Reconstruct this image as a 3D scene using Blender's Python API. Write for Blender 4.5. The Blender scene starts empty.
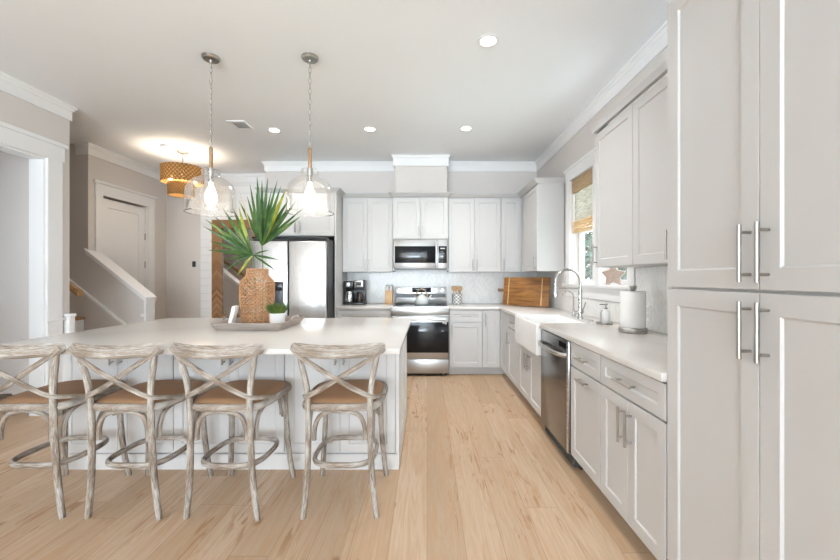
import bpy, bmesh, math, random
from mathutils import Vector, Matrix
random.seed(11)
SC = bpy.context.scene
COL = SC.collection
PI = math.pi

# ------------------------------------------------------------------ camera
FPX, VX, VY, CH = 373.0, 427.0, 277.5, 1.30
cam_d = bpy.data.cameras.new('camera')
cam_d.sensor_width = 36.0
cam_d.lens = FPX / 840.0 * 36.0
cam_d.shift_x = -(VX - 420.0) / 840.0
cam_d.shift_y = (VY - 280.0) / 840.0
cam_d.clip_start = 0.05
cam = bpy.data.objects.new('camera', cam_d)
cam.location = (0, 0, CH)
cam.rotation_euler = (PI / 2, 0, 0)
COL.objects.link(cam)
SC.camera = cam

# ------------------------------------------------------------------ world, light, exposure
SC.view_settings.view_transform = 'Standard'
SC.view_settings.look = 'None'
SC.view_settings.gamma = 1.0
SC.view_settings.use_curve_mapping = False
SC.view_settings.exposure = -0.70
w = bpy.data.worlds.new('sky'); SC.world = w; w.use_nodes = True
bgn = w.node_tree.nodes['Background']
bgn.inputs['Color'].default_value = (0.84, 0.92, 1.0, 1)
bgn.inputs['Strength'].default_value = 15.0


def area(name, loc, rot, sx, sy, power, color=(1, 1, 1)):
    d = bpy.data.lights.new(name, 'AREA'); d.shape = 'RECTANGLE'; d.size = sx; d.size_y = sy
    d.energy = power; d.color = color
    o = bpy.data.objects.new(name, d); o.location = loc; o.rotation_euler = rot
    COL.objects.link(o); return o


DAY = (0.78, 0.90, 1.0)
FILL_BLUE = (0.70, 0.865, 1.0)
# daylight standing in the big window openings of the living area behind the camera
area('daylight_rear_window', (-1.0, -8.62, 1.9), (PI / 2, 0, 0), 4.0, 1.4, 120, DAY)
# two added fill lamps inside the room, aimed up to brighten the ceiling
area('ceiling_fill_rear', (-1.0, -8.20, 1.0), (PI / 2 + math.radians(82), 0, 0), 4.0, 0.5, 3600, FILL_BLUE)
area('ceiling_fill_side', (1.62, -4.5, 1.30), (0, PI / 2 + math.radians(75), 0), 0.3, 3.0, 400, FILL_BLUE)
# added fill lamp shining through the cased opening to lighten the right wall
den = area('den_fill', (-7.3, 2.75, 1.6), (0, -PI / 2, 0), 0.9, 0.9, 34, DAY)
den.data.spread = math.radians(70)
# added fill lamp outside, below the sink window, lifting the ceiling
area('ceiling_fill_sink', (2.35, 3.62, 0.45), (0, math.radians(148), 0), 0.8, 1.6, 150, FILL_BLUE)
SC.cycles.max_bounces = 10
SC.cycles.diffuse_bounces = 6
SC.cycles.transparent_max_bounces = 16
SC.cycles.caustics_reflective = False
SC.cycles.caustics_refractive = False


# ------------------------------------------------------------------ materials
class NT:
    def __init__(s, name):
        s.m = bpy.data.materials.new(name); s.m.use_nodes = True
        s.t = s.m.node_tree; s.b = s.t.nodes['Principled BSDF']; s.out = s.t.nodes['Material Output']

    def n(s, typ, props=None, **ins):
        nd = s.t.nodes.new('ShaderNode' + typ)
        for k, v in (props or {}).items():
            setattr(nd, k, v)
        for k, v in ins.items():
            key = int(k[1:]) if k[0] == 'i' and k[1:].isdigit() else k.replace('_', ' ')
            s.set(nd.inputs[key], v)
        return nd

    def set(s, sock, v):
        if isinstance(v, bpy.types.NodeSocket):
            s.t.links.new(v, sock)
        elif isinstance(v, bpy.types.Node):
            s.t.links.new(v.outputs[0], sock)
        elif isinstance(v, (tuple, list)) and len(v) == 3 and sock.type == 'RGBA':
            sock.default_value = (*v, 1)
        else:
            sock.default_value = v

    def math(s, op, a, b=0.0):
        return s.n('Math', {'operation': op}, i0=a, i1=b).outputs[0]

    def mix(s, fac, a, b):
        nd = s.n('MixRGB', i0=fac, i1=a, i2=b); return nd.outputs[0]

    def ramp(s, fac, stops):
        nd = s.n('ValToRGB', i0=fac); e = nd.color_ramp.elements
        while len(e) < len(stops): e.new(0.5)
        for el, (p, c) in zip(e, stops):
            el.position = p; el.color = (*c, 1)
        return nd.outputs[0]

    def obj(s):
        return s.n('TexCoord').outputs['Object']

    def pos(s):
        return s.n('NewGeometry').outputs['Position']

    def base(s, **kw):
        for k, v in kw.items():
            s.set(s.b.inputs[k.replace('_', ' ')], v)
        return s

    def bump(s, h, strength=0.2, dist=0.01):
        nd = s.n('Bump', Height=h, Strength=strength, Distance=dist)
        s.t.links.new(nd.outputs[0], s.b.inputs['Normal'])


def paint(name, col, rough=0.45, var=0.02):
    t = NT(name)
    nz = t.n('TexNoise', Vector=t.pos(), Scale=3.0, Detail=2.0)
    c2 = tuple(c * (1 - var) for c in col)
    t.base(Base_Color=t.mix(nz.outputs[0], col, c2), Roughness=rough)
    return t.m


def plain(name, col, rough=0.5, metal=0.0, **kw):
    t = NT(name); nz = t.n('TexNoise', Vector=t.pos(), Scale=40.0, Detail=2.0)
    t.base(Base_Color=t.mix(nz.outputs[0], col, tuple(c * 0.96 for c in col)), Roughness=rough, Metallic=metal, **kw)
    return t.m


def emit(name, col, strength):
    t = NT(name)
    t.base(Base_Color=col, Emission_Color=col, Emission_Strength=strength)
    return t.m


def steel(name, col=(0.62, 0.61, 0.60), rough=0.26, stretch=(1, 1, 60)):
    t = NT(name)
    mp = t.n('Mapping', Vector=t.pos(), Scale=stretch)
    nz = t.n('TexNoise', Vector=mp, Scale=6.0, Detail=3.0)
    r = t.n('MapRange', Value=nz.outputs[0], i3=rough - 0.05, i4=rough + 0.08)
    t.base(Base_Color=col, Metallic=1.0, Roughness=r.outputs[0])
    return t.m


def thin_glass(name, tint=(1, 1, 1), refl=1.0, seeds=0.0, rough=0.02):
    t = NT(name)
    tr = t.n('BsdfTransparent', Color=tint)
    gl = t.n('BsdfGlossy', Roughness=rough)
    lw = t.n('LayerWeight', Blend=0.25)
    fac = t.math('MULTIPLY', lw.outputs['Fresnel'], refl)
    if seeds:
        vo = t.n('TexVoronoi', Vector=t.pos(), Scale=70.0)
        nz = t.n('TexNoise', Vector=t.pos(), Scale=30.0)
        spot = t.math('LESS_THAN', vo.outputs[0], 0.22)
        hz = t.math('MULTIPLY', t.math('ADD', t.math('MULTIPLY', spot, 0.6), t.math('MULTIPLY', nz.outputs[0], 0.5)), seeds)
        df = t.n('BsdfDiffuse', Color=(0.95, 0.93, 0.9))
        tl = t.n('BsdfTranslucent', Color=(0.95, 0.93, 0.9))
        ad = t.n('MixShader', i0=0.5, i1=df, i2=tl)
        m0 = t.n('MixShader', i0=hz, i1=tr, i2=ad)
        m1 = t.n('MixShader', i0=fac, i1=m0, i2=gl)
        bp = t.n('Bump', Height=vo.outputs[0], Strength=0.25, Distance=0.004)
        t.t.links.new(bp.outputs[0], gl.inputs['Normal'])
    else:
        m1 = t.n('MixShader', i0=fac, i1=tr, i2=gl)
    t.t.links.new(m1.outputs[0], t.out.inputs[0])
    return t.m


def wood(name, c1, c2, stretch=(30, 30, 2), rough=0.55, scale=1.0, space='obj'):
    t = NT(name)
    mp = t.n('Mapping', Vector=t.obj() if space == 'obj' else t.pos(), Scale=stretch)
    nz = t.n('TexNoise', Vector=mp, Scale=scale, Detail=6.0, Roughness=0.65, Distortion=0.6)
    col = t.ramp(nz.outputs[0], [(0.32, c1), (0.68, c2)])
    t.base(Base_Color=col, Roughness=rough)
    t.bump(nz.outputs[0], 0.15, 0.003)
    return t.m


def floor_mat():
    t = NT('oak_plank_floor')
    sx = t.n('SeparateXYZ', Vector=t.pos())
    X, Y = sx.outputs[0], sx.outputs[1]
    W, L = 0.185, 1.75
    xi = t.math('DIVIDE', X, W)
    row = t.math('FLOOR', xi)
    fx = t.math('FRACT', xi)
    rnd = t.n('TexWhiteNoise', {'noise_dimensions': '1D'}, W=row).outputs[0]
    yi = t.math('ADD', t.math('DIVIDE', Y, L), t.math('MULTIPLY', rnd, 7.3))
    col = t.math('FLOOR', yi)
    fy = t.math('FRACT', yi)
    idv = t.n('CombineXYZ', X=row, Y=col)
    wn = t.n('TexWhiteNoise', {'noise_dimensions': '2D'}, Vector=idv)
    r1 = wn.outputs[0]
    # grain, shifted for every plank
    shift = t.n('CombineXYZ', X=t.math('MULTIPLY', r1, 13.0), Y=t.math('MULTIPLY', r1, 29.0), Z=t.math('MULTIPLY', r1, 5.0))
    vec = t.n('VectorMath', {'operation': 'ADD'}, i0=t.pos(), i1=shift)
    mp = t.n('Mapping', Vector=vec, Scale=(20, 1.5, 1))
    g1 = t.n('TexNoise', Vector=mp, Scale=1.0, Detail=8.0, Roughness=0.62, Distortion=1.2)
    mp2 = t.n('Mapping', Vector=vec, Scale=(90, 3.0, 1))
    g2 = t.n('TexNoise', Vector=mp2, Scale=1.0, Detail=4.0)
    # cathedral figure
    mp3 = t.n('Mapping', Vector=vec, Scale=(7.0, 0.55, 1))
    g3 = t.n('TexNoise', Vector=mp3, Scale=1.0, Detail=3.0, Distortion=0.8)
    rings = t.math('ABSOLUTE', t.math('SINE', t.math('MULTIPLY', g3.outputs[0], 55.0)))
    rings = t.math('POWER', rings, 5.0)
    base = t.ramp(r1, [(0.0, (0.45, 0.32, 0.21)), (0.5, (0.52, 0.38, 0.26)), (1.0, (0.60, 0.46, 0.335))])
    dark = t.mix(1.0, base, base)
    c = t.mix(t.math('MULTIPLY', t.ramp(g1.outputs[0], [(0.40, (0, 0, 0)), (0.66, (1, 1, 1))]), 0.68), base, (0.47, 0.285, 0.155))
    c = t.mix(t.math('MULTIPLY', rings, 0.22), c, (0.42, 0.25, 0.13))
    c = t.mix(t.math('MULTIPLY', t.ramp(g2.outputs[0], [(0.55, (0, 0, 0)), (0.75, (1, 1, 1))]), 0.16), c, (0.80, 0.63, 0.46))
    # knots and mineral streaks
    mk = t.n('Mapping', Vector=vec, Scale=(3.6, 2.0, 1))
    nzk = t.n('TexNoise', Vector=vec, Scale=9.0, Detail=3.0)
    mk2 = t.n('VectorMath', {'operation': 'ADD'}, i0=mk, i1=t.n('VectorMath', {'operation': 'SCALE'}, i0=nzk.outputs[1], Scale=0.16))
    vk = t.n('TexVoronoi', {'voronoi_dimensions': '2D'}, Vector=mk2, Scale=1.0)
    kn = t.ramp(vk.outputs[0], [(0.03, (1, 1, 1)), (0.085, (0, 0, 0))])
    keep = t.math('GREATER_THAN', t.n('SeparateXYZ', Vector=vk.outputs[1]).outputs[0], 0.66)
    c = t.mix(t.math('MULTIPLY', t.math('MULTIPLY', kn, keep), 0.75), c, (0.27, 0.14, 0.065))
    ms = t.n('Mapping', Vector=vec, Scale=(26, 3.2, 1))
    ns = t.n('TexNoise', Vector=ms, Scale=1.0, Detail=5.0, Distortion=1.8)
    mz = t.n('TexNoise', Vector=t.n('Mapping', Vector=vec, Scale=(3.0, 1.0, 1)), Scale=1.0)
    st = t.math('MULTIPLY', t.ramp(ns.outputs[0], [(0.55, (0, 0, 0)), (0.62, (1, 1, 1))]), t.ramp(mz.outputs[0], [(0.50, (0, 0, 0)), (0.60, (1, 1, 1))]))
    c = t.mix(t.math('MULTIPLY', st, 0.78), c, (0.36, 0.19, 0.09))
    ex = t.math('MINIMUM', fx, t.math('SUBTRACT', 1.0, fx))
    ey = t.math('MINIMUM', fy, t.math('SUBTRACT', 1.0, fy))
    seam = t.math('MAXIMUM', t.math('LESS_THAN', ex, 0.011), t.math('LESS_THAN', ey, 0.0012))
    c = t.mix(t.math('MULTIPLY', seam, 0.45), c, (0.25, 0.15, 0.08))
    t.base(Base_Color=c, Roughness=0.42)
    t.b.inputs['Specular IOR Level'].default_value = 0.35
    t.bump(t.math('SUBTRACT', g1.outputs[0], seam), 0.08, 0.002)
    return t.m


def tile_mat(horiz):
    """slim white marble tiles laid in a herringbone zigzag; horiz = 0 when the wall runs along X, 1 along Y"""
    t = NT('herringbone_marble_tile')
    sx = t.n('SeparateXYZ', Vector=t.pos())
    u, v = sx.outputs[horiz], sx.outputs[2]
    P = 0.080
    ui = t.math('DIVIDE', u, P)
    zig = t.math('MULTIPLY', t.math('ABSOLUTE', t.math('SUBTRACT', t.math('FRACT', ui), 0.5)), P * 2)
    band = t.math('DIVIDE', t.math('ADD', v, zig), 0.024)
    fb = t.math('FRACT', band)
    half = t.math('FLOOR', t.math('MULTIPLY', ui, 2.0))
    wn = t.n('TexWhiteNoise', {'noise_dimensions': '2D'}, Vector=t.n('CombineXYZ', X=half, Y=t.math('FLOOR', band)))
    nz = t.n('TexNoise', Vector=t.pos(), Scale=9.0, Detail=5.0, Distortion=2.0)
    c = t.ramp(wn.outputs[0], [(0.0, (0.80, 0.79, 0.77)), (0.5, (0.86, 0.85, 0.83)), (1.0, (0.90, 0.89, 0.87))])
    c = t.mix(t.math('MULTIPLY', t.ramp(nz.outputs[0], [(0.5, (0, 0, 0)), (0.7, (1, 1, 1))]), 0.3), c, (0.62, 0.62, 0.64))
    f2 = t.math('FRACT', t.math('MULTIPLY', ui, 2.0))
    gr = t.math('MAXIMUM', t.math('LESS_THAN', fb, 0.09), t.math('LESS_THAN', f2, 0.04))
    c = t.mix(gr, c, (0.74, 0.74, 0.735))
    t.base(Base_Color=c, Roughness=0.22)
    t.bump(t.math('SUBTRACT', 1.0, gr), 0.2, 0.002)
    return t.m


def whitewash():
    t = NT('whitewashed_elm')
    ga = t.n('Attribute', {'attribute_name': 'grain'}).outputs['Vector']
    n1 = t.n('TexNoise', Vector=t.n('Mapping', Vector=ga, Scale=(7, 45, 45)), Scale=1.0, Detail=5.0, Roughness=0.65, Distortion=0.5)
    n2 = t.n('TexNoise', Vector=t.n('Mapping', Vector=ga, Scale=(24, 230, 230)), Scale=1.0, Detail=5.0, Roughness=0.7)
    n3 = t.n('TexNoise', Vector=t.obj(), Scale=6.0, Detail=2.0)
    v = t.math('ADD', t.math('MULTIPLY', n1.outputs[0], 0.42), t.math('ADD', t.math('MULTIPLY', n2.outputs[0], 0.33), t.math('MULTIPLY', n3.outputs[0], 0.25)))
    c = t.ramp(v, [(0.39, (0.11, 0.075, 0.05)), (0.47, (0.24, 0.19, 0.15)), (0.53, (0.37, 0.33, 0.29)), (0.60, (0.54, 0.52, 0.495))])
    t.base(Base_Color=c, Roughness=0.75)
    t.bump(n2.outputs[0], 0.35, 0.003)
    return t.m


def cane(name, c1, c2, s=130.0, rough=0.7):
    t = NT(name)
    ck = t.n('TexChecker', Vector=t.obj(), Scale=s, Color1=c1, Color2=c2)
    nz = t.n('TexNoise', Vector=t.obj(), Scale=25.0, Detail=4.0)
    c = t.mix(t.math('MULTIPLY', nz.outputs[0], 0.5), ck.outputs[0], tuple(x * 0.7 for x in c1))
    t.base(Base_Color=c, Roughness=rough)
    t.bump(ck.outputs[1], 0.3, 0.002)
    return t.m


def quartz():
    t = NT('white_quartz')
    n1 = t.n('TexNoise', Vector=t.pos(), Scale=260.0, Detail=2.0)
    n2 = t.n('TexNoise', Vector=t.pos(), Scale=5.0, Detail=4.0)
    c = t.ramp(n1.outputs[0], [(0.3, (0.58, 0.545, 0.51)), (0.6, (0.62, 0.595, 0.57))])
    c = t.mix(t.math('MULTIPLY', n2.outputs[0], 0.12), c, (0.74, 0.72, 0.69))
    t.base(Base_Color=c, Roughness=0.2)
    return t.m


def herring_wood():
    t = NT('herringbone_walnut')
    sx = t.n('SeparateXYZ', Vector=t.pos())
    u, v = sx.outputs[0], sx.outputs[2]
    zig = t.math('ABSOLUTE', t.math('SUBTRACT', t.math('FRACT', t.math('DIVIDE', t.math('ADD', u, 3.56), 0.168)), 0.5))
    band = t.math('DIVIDE', t.math('ADD', v, t.math('MULTIPLY', zig, 0.2)), 0.055)
    wn = t.n('TexWhiteNoise', {'noise_dimensions': '1D'}, W=t.math('FLOOR', band))
    c = t.ramp(wn.outputs[0], [(0, (0.20, 0.095, 0.035)), (1, (0.36, 0.19, 0.08))])
    c = t.mix(t.math('MULTIPLY', t.math('LESS_THAN', t.math('FRACT', band), 0.1), 0.6), c, (0.08, 0.04, 0.02))
    t.base(Base_Color=c, Roughness=0.5)
    return t.m


def woven_shade(name, c1, c2, glow=0.0):
    t = NT(name)
    mp = t.n('Mapping', Vector=t.pos(), Scale=(10, 10, 130))
    n1 = t.n('TexNoise', Vector=mp, Scale=1.0, Detail=4.0)
    c = t.ramp(n1.outputs[0], [(0.35, c1), (0.65, c2)])
    df = t.n('BsdfDiffuse', Color=c); tl = t.n('BsdfTranslucent', Color=c)
    mx = t.n('MixShader', i0=0.56, i1=df, i2=tl)
    t.t.links.new(mx.outputs[0], t.out.inputs[0])
    return t.m


def rattan_shade():
    t = NT('rattan_weave')
    sx = t.n('SeparateXYZ', Vector=t.obj())
    ang = t.math('MULTIPLY', t.math('ARCTAN2', sx.outputs[1], sx.outputs[0]), 64 / (2 * PI))
    row = t.math('DIVIDE', sx.outputs[2], 0.027)
    par = t.math('MODULO', t.math('ADD', t.math('ADD', t.math('FLOOR', ang), t.math('FLOOR', row)), 400.0), 2.0)
    edge = t.math('LESS_THAN', t.math('FRACT', row), 0.22)
    at = t.n('TexNoise', Vector=t.n('Mapping', Vector=t.obj(), Scale=(60, 60, 90)), Scale=1.0, Detail=2.0)
    c = t.mix(par, (0.15, 0.085, 0.03), (0.42, 0.26, 0.11))
    c = t.mix(t.math('MULTIPLY', edge, 0.7), c, (0.13, 0.07, 0.025))
    c = t.mix(t.math('MULTIPLY', at.outputs[0], 0.6), c, (0.34, 0.20, 0.08))
    df = t.n('BsdfDiffuse', Color=c); tl = t.n('BsdfTranslucent', Color=c)
    mx = t.n('MixShader', i0=0.32, i1=df, i2=tl)
    tp = t.n('BsdfTransparent')
    hole = t.math('MULTIPLY', t.math('GREATER_THAN', at.outputs[0], 0.60), 0.6)
    m2 = t.n('MixShader', i0=hole, i1=mx, i2=tp)
    t.t.links.new(m2.outputs[0], t.out.inputs[0])
    return t.m


def leaf_mat(name, c1, c2):
    t = NT(name)
    nz = t.n('TexNoise', Vector=t.n('Mapping', Vector=t.obj(), Scale=(14, 14, 14)), Scale=1.0, Detail=4.0)
    c = t.ramp(nz.outputs[0], [(0.35, c1), (0.68, c2)])
    t.base(Base_Color=c, Roughness=0.42)
    tl = t.n('BsdfTranslucent', Color=c)
    mx = t.n('MixShader', i0=0.3, i1=t.b.outputs[0], i2=tl)
    t.t.links.new(mx.outputs[0], t.out.inputs[0])
    return t.m


def checker_mat():
    t = NT('black_white_checks')
    sx = t.n('SeparateXYZ', Vector=t.obj())
    ang = t.math('ARCTAN2', sx.outputs[1], sx.outputs[0])
    a = t.math('FLOOR', t.math('MULTIPLY', ang, 16 / (2 * PI)))
    b = t.math('FLOOR', t.math('DIVIDE', sx.outputs[2], 0.024))
    par = t.math('MODULO', t.math('ADD', t.math('ADD', a, b), 200.0), 2.0)
    t.base(Base_Color=t.mix(par, (0.85, 0.84, 0.82), (0.10, 0.10, 0.11)), Roughness=0.3)
    return t.m


M = dict(
    wall=paint('greige_wall_paint', (0.69, 0.65, 0.62), 0.6),
    ceil=paint('ceiling_paint', (0.89, 0.91, 0.93), 0.7),
    trim=paint('white_trim_paint', (0.86, 0.86, 0.86), 0.35),
    cab=paint('pale_grey_cabinet_paint', (0.565, 0.56, 0.555), 0.5),
    isl=paint('white_island_paint', (0.72, 0.72, 0.72), 0.38),
    toe=paint('grey_toe_paint', (0.42, 0.41, 0.41), 0.5),
    nickel=plain('brushed_nickel', (0.43, 0.41, 0.385), 0.34, 1.0),
    chrome=plain('polished_chrome', (0.52, 0.51, 0.50), 0.2, 1.0),
    steel=steel('brushed_steel'),
    rsteel=steel('range_steel', (0.50, 0.495, 0.49), 0.30, (60, 60, 1)),
    steel_v=steel('brushed_steel_tall', (0.74, 0.74, 0.735), 0.24, (60, 60, 1)),
    dsteel=steel('dark_brushed_steel', (0.27, 0.262, 0.255), 0.22, (60, 60, 1)),
    black=plain('black_plastic', (0.018, 0.018, 0.02), 0.35),
    gap=plain('dark_recess', (0.05, 0.05, 0.05), 0.8),
    bglass=plain('black_glass', (0.010, 0.010, 0.012), 0.10, Specular_IOR_Level=0.3),
    quartz=quartz(),
    floor=floor_mat(),
    tile_x=tile_mat(0), tile_y=tile_mat(1),
    ww=whitewash(),
    cane=cane('woven_cane_seat', (0.44, 0.25, 0.13), (0.30, 0.155, 0.075)),
    glass=thin_glass('window_glass', refl=0.5),
    seed=thin_glass('seeded_glass', refl=0.55, seeds=0.32, rough=0.05),
    clear=thin_glass('clear_glass', refl=1.0),
    bulb=emit('glowing_bulb', (1.0, 0.82, 0.60), 16.0),
    bulb2=emit('glowing_amber_bulb', (1.0, 0.72, 0.40), 22.0),
    led=emit('downlight_lens', (1.0, 0.95, 0.88), 14.0),
    rope=wood('jute_rope', (0.24, 0.13, 0.06), (0.42, 0.26, 0.14), (30, 30, 160)),
    rattan=rattan_shade(),
    vase=wood('rattan_cane', (0.30, 0.14, 0.06), (0.58, 0.33, 0.16), (60, 60, 60)),
    leaf=leaf_mat('palm_green', (0.020, 0.075, 0.018), (0.075, 0.16, 0.03)),
    leaf2=leaf_mat('palm_yellow_green', (0.20, 0.27, 0.03), (0.50, 0.47, 0.05)),
    stalk=leaf_mat('palm_stalk', (0.10, 0.16, 0.05), (0.20, 0.24, 0.08)),
    dry=leaf_mat('dry_leaf', (0.45, 0.36, 0.18), (0.62, 0.55, 0.36)),
    grassy=leaf_mat('moss_green', (0.05, 0.10, 0.02), (0.17, 0.24, 0.05)),
    tray=wood('grey_brown_tray_wood', (0.27, 0.22, 0.19), (0.44, 0.38, 0.34), (6, 60, 60)),
    ceramic=plain('white_ceramic', (0.82, 0.82, 0.81), 0.25),
    fireclay=plain('white_fireclay', (0.86, 0.86, 0.855), 0.12),
    paper=plain('white_paper', (0.86, 0.86, 0.85), 0.85),
    acacia=wood('acacia_board', (0.12, 0.045, 0.012), (0.44, 0.20, 0.055), (2.2, 2.2, 22), 0.4),
    acaciad=wood('dark_handle_wood', (0.10, 0.06, 0.04), (0.2, 0.13, 0.08)),
    pale=wood('pale_inlay_wood', (0.55, 0.36, 0.17), (0.66, 0.46, 0.25)),
    beech=wood('beech_wood', (0.52, 0.31, 0.15), (0.66, 0.43, 0.24)),
    oakdk=wood('stained_stair_oak', (0.25, 0.14, 0.06), (0.42, 0.26, 0.12)),
    herring=herring_wood(),
    mirror=plain('mirror_glass', (0.90, 0.91, 0.91), 0.015, 1.0),
    shade1=woven_shade('bamboo_weave_tan', (0.66, 0.50, 0.33), (0.82, 0.68, 0.49)),
    shade2=woven_shade('bamboo_weave_light', (0.46, 0.43, 0.38), (0.74, 0.71, 0.66)),
    check=checker_mat(),
    taupe=wood('taupe_shell', (0.40, 0.31, 0.26), (0.52, 0.42, 0.36), (20, 20, 20)),
    enamel=plain('pale_enamel', (0.66, 0.69, 0.68), 0.25),
    gold=plain('warm_brass', (0.62, 0.42, 0.20), 0.3, 1.0),
    grass=plain('lawn', (0.10, 0.20, 0.05), 0.9),
    tree=leaf_mat('tree_leaves', (0.02, 0.075, 0.05), (0.06, 0.16, 0.10)),
    bark=wood('bark', (0.10, 0.07, 0.05), (0.2, 0.15, 0.1)),
    soap=plain('white_soap', (0.85, 0.85, 0.84), 0.4),
    coffee=plain('dark_coffee', (0.03, 0.015, 0.008), 0.1),
)


# ------------------------------------------------------------------ mesh builder
class MB:
    def __init__(s):
        s.v = []; s.f = []; s.g = []

    def add(s, vs, fs, g=None):
        s.g += g if g else [tuple(p) for p in vs]
        b = len(s.v); s.v += [tuple(p) for p in vs]; s.f += [tuple(i + b for i in f) for f in fs]; return s

    def box(s, x0, x1, y0, y1, z0, z1, bev=0.0, seg=2):
        x0, x1 = sorted((x0, x1)); y0, y1 = sorted((y0, y1)); z0, z1 = sorted((z0, z1))
        if bev <= 0:
            vs = [(x, y, z) for z in (z0, z1) for y in (y0, y1) for x in (x0, x1)]
            return s.add(vs, [(0, 2, 3, 1), (4, 5, 7, 6), (0, 1, 5, 4), (2, 6, 7, 3), (0, 4, 6, 2), (1, 3, 7, 5)])
        bm = bmesh.new(); bmesh.ops.create_cube(bm, size=1.0)
        bmesh.ops.scale(bm, vec=(x1 - x0, y1 - y0, z1 - z0), verts=bm.verts)
        bmesh.ops.translate(bm, vec=((x0 + x1) / 2, (y0 + y1) / 2, (z0 + z1) / 2), verts=bm.verts)
        bmesh.ops.bevel(bm, geom=bm.edges[:], offset=bev, segments=seg, profile=0.5, affect='EDGES')
        bm.verts.index_update()
        s.add([v.co[:] for v in bm.verts], [[v.index for v in f.verts] for f in bm.faces]); bm.free(); return s

    def tube(s, pts, r, n=8, ry=None, closed=False, up=None, rfun=None):
        """sweep an ellipse (r across, ry along the second axis) along pts"""
        P = [Vector(p) for p in pts]; ry = r if ry is None else ry
        m = len(P); T = []
        for i in range(m):
            if closed:
                t = P[(i + 1) % m] - P[i - 1]
            else:
                t = P[min(i + 1, m - 1)] - P[max(i - 1, 0)]
            T.append(t.normalized())
        if up is None:
            up = Vector((0, 0, 1)) if abs(T[0].z) < 0.9 else Vector((0, 1, 0))
        N = Vector(up); rings = []; gr = []; L = random.uniform(0, 20)
        for i in range(m):
            if i: L += (P[i] - P[i - 1]).length
            gr += [(L, r * math.cos(2 * PI * j / n), ry * math.sin(2 * PI * j / n)) for j in range(n)]
            N = N - T[i] * N.dot(T[i])
            if N.length < 1e-6: N = T[i].orthogonal()
            N.normalize(); B = T[i].cross(N); k = rfun(i / (m - 1)) if rfun else 1.0
            rings.append([P[i] + B * (r * k * math.cos(2 * PI * j / n)) + N * (ry * k * math.sin(2 * PI * j / n)) for j in range(n)])
        vs = [p for rg in rings for p in rg]; fs = []
        for i in range(m if closed else m - 1):
            a, b = i * n, ((i + 1) % m) * n
            for j in range(n):
                fs.append((a + j, a + (j + 1) % n, b + (j + 1) % n, b + j))
        if not closed:
            fs.append(tuple(range(n))[::-1]); fs.append(tuple(range((m - 1) * n, m * n)))
        return s.add(vs, fs, gr)

    def cyl(s, p0, p1, r, n=16):
        return s.tube([p0, p1], r, n)

    def lathe(s, prof, c=(0, 0, 0), n=32, sx=1.0, sy=1.0):
        vs, fs, idx = [], [], []
        for (r, z) in prof:
            if r < 1e-6:
                idx.append([len(vs)]); vs.append((c[0], c[1], c[2] + z))
            else:
                idx.append(list(range(len(vs), len(vs) + n)))
                vs += [(c[0] + r * sx * math.cos(2 * PI * j / n), c[1] + r * sy * math.sin(2 * PI * j / n), c[2] + z) for j in range(n)]
        for a, b in zip(idx, idx[1:]):
            for j in range(n):
                k = (j + 1) % n
                if len(a) == 1 and len(b) == 1: continue
                if len(a) == 1: fs.append((a[0], b[k], b[j]))
                elif len(b) == 1: fs.append((a[j], a[k], b[0]))
                else: fs.append((a[j], a[k], b[k], b[j]))
        return s.add(vs, fs)

    def prism(s, poly, fn, t0, t1):
        """extrude a 2D polygon; fn(u, v, t) gives the 3D point"""
        n = len(poly)
        vs = [fn(u, v, t0) for u, v in poly] + [fn(u, v, t1) for u, v in poly]
        fs = [tuple(range(n))[::-1], tuple(range(n, 2 * n))] + [(i, (i + 1) % n, n + (i + 1) % n, n + i) for i in range(n)]
        return s.add(vs, fs)

    def sweep(s, path, prof):
        """profile (out, z) along a plan polyline, 'out' to the left of travel, mitred corners"""
        P = [Vector(p) for p in path]; nrm = []
        for a, b in zip(P, P[1:]):
            d = (b - a).normalized(); nrm.append(Vector((-d.y, d.x)))
        off = []
        for i in range(len(P)):
            if i == 0: off.append(nrm[0])
            elif i == len(P) - 1: off.append(nrm[-1])
            else:
                q = nrm[i - 1] + nrm[i]; off.append(q / max(0.2, q.dot(nrm[i])))
        k = len(prof); vs = []
        for p, o in zip(P, off):
            vs += [(p.x + o.x * u, p.y + o.y * u, z) for u, z in prof]
        fs = []
        for i in range(len(P) - 1):
            for j in range(k):
                a, b = i * k, (i + 1) * k
                fs.append((a + j, a + (j + 1) % k, b + (j + 1) % k, b + j))
        fs += [tuple(range(k)), tuple(range((len(P) - 1) * k, len(P) * k))[::-1]]
        return s.add(vs, fs)

    def rings(s, rs):
        """stack of closed rings of equal length, capped both ends"""
        n = len(rs[0]); vs = [p for r in rs for p in r]; fs = []
        for i in range(len(rs) - 1):
            for j in range(n):
                fs.append((i * n + j, i * n + (j + 1) % n, (i + 1) * n + (j + 1) % n, (i + 1) * n + j))
        fs += [tuple(range(n))[::-1], tuple(range((len(rs) - 1) * n, len(rs) * n))]
        return s.add(vs, fs)

    def xform(s, mat):
        s.v = [tuple(mat @ Vector(p)) for p in s.v]; return s


WL = {}


def wl(o):
    return WL[o.name]


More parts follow.
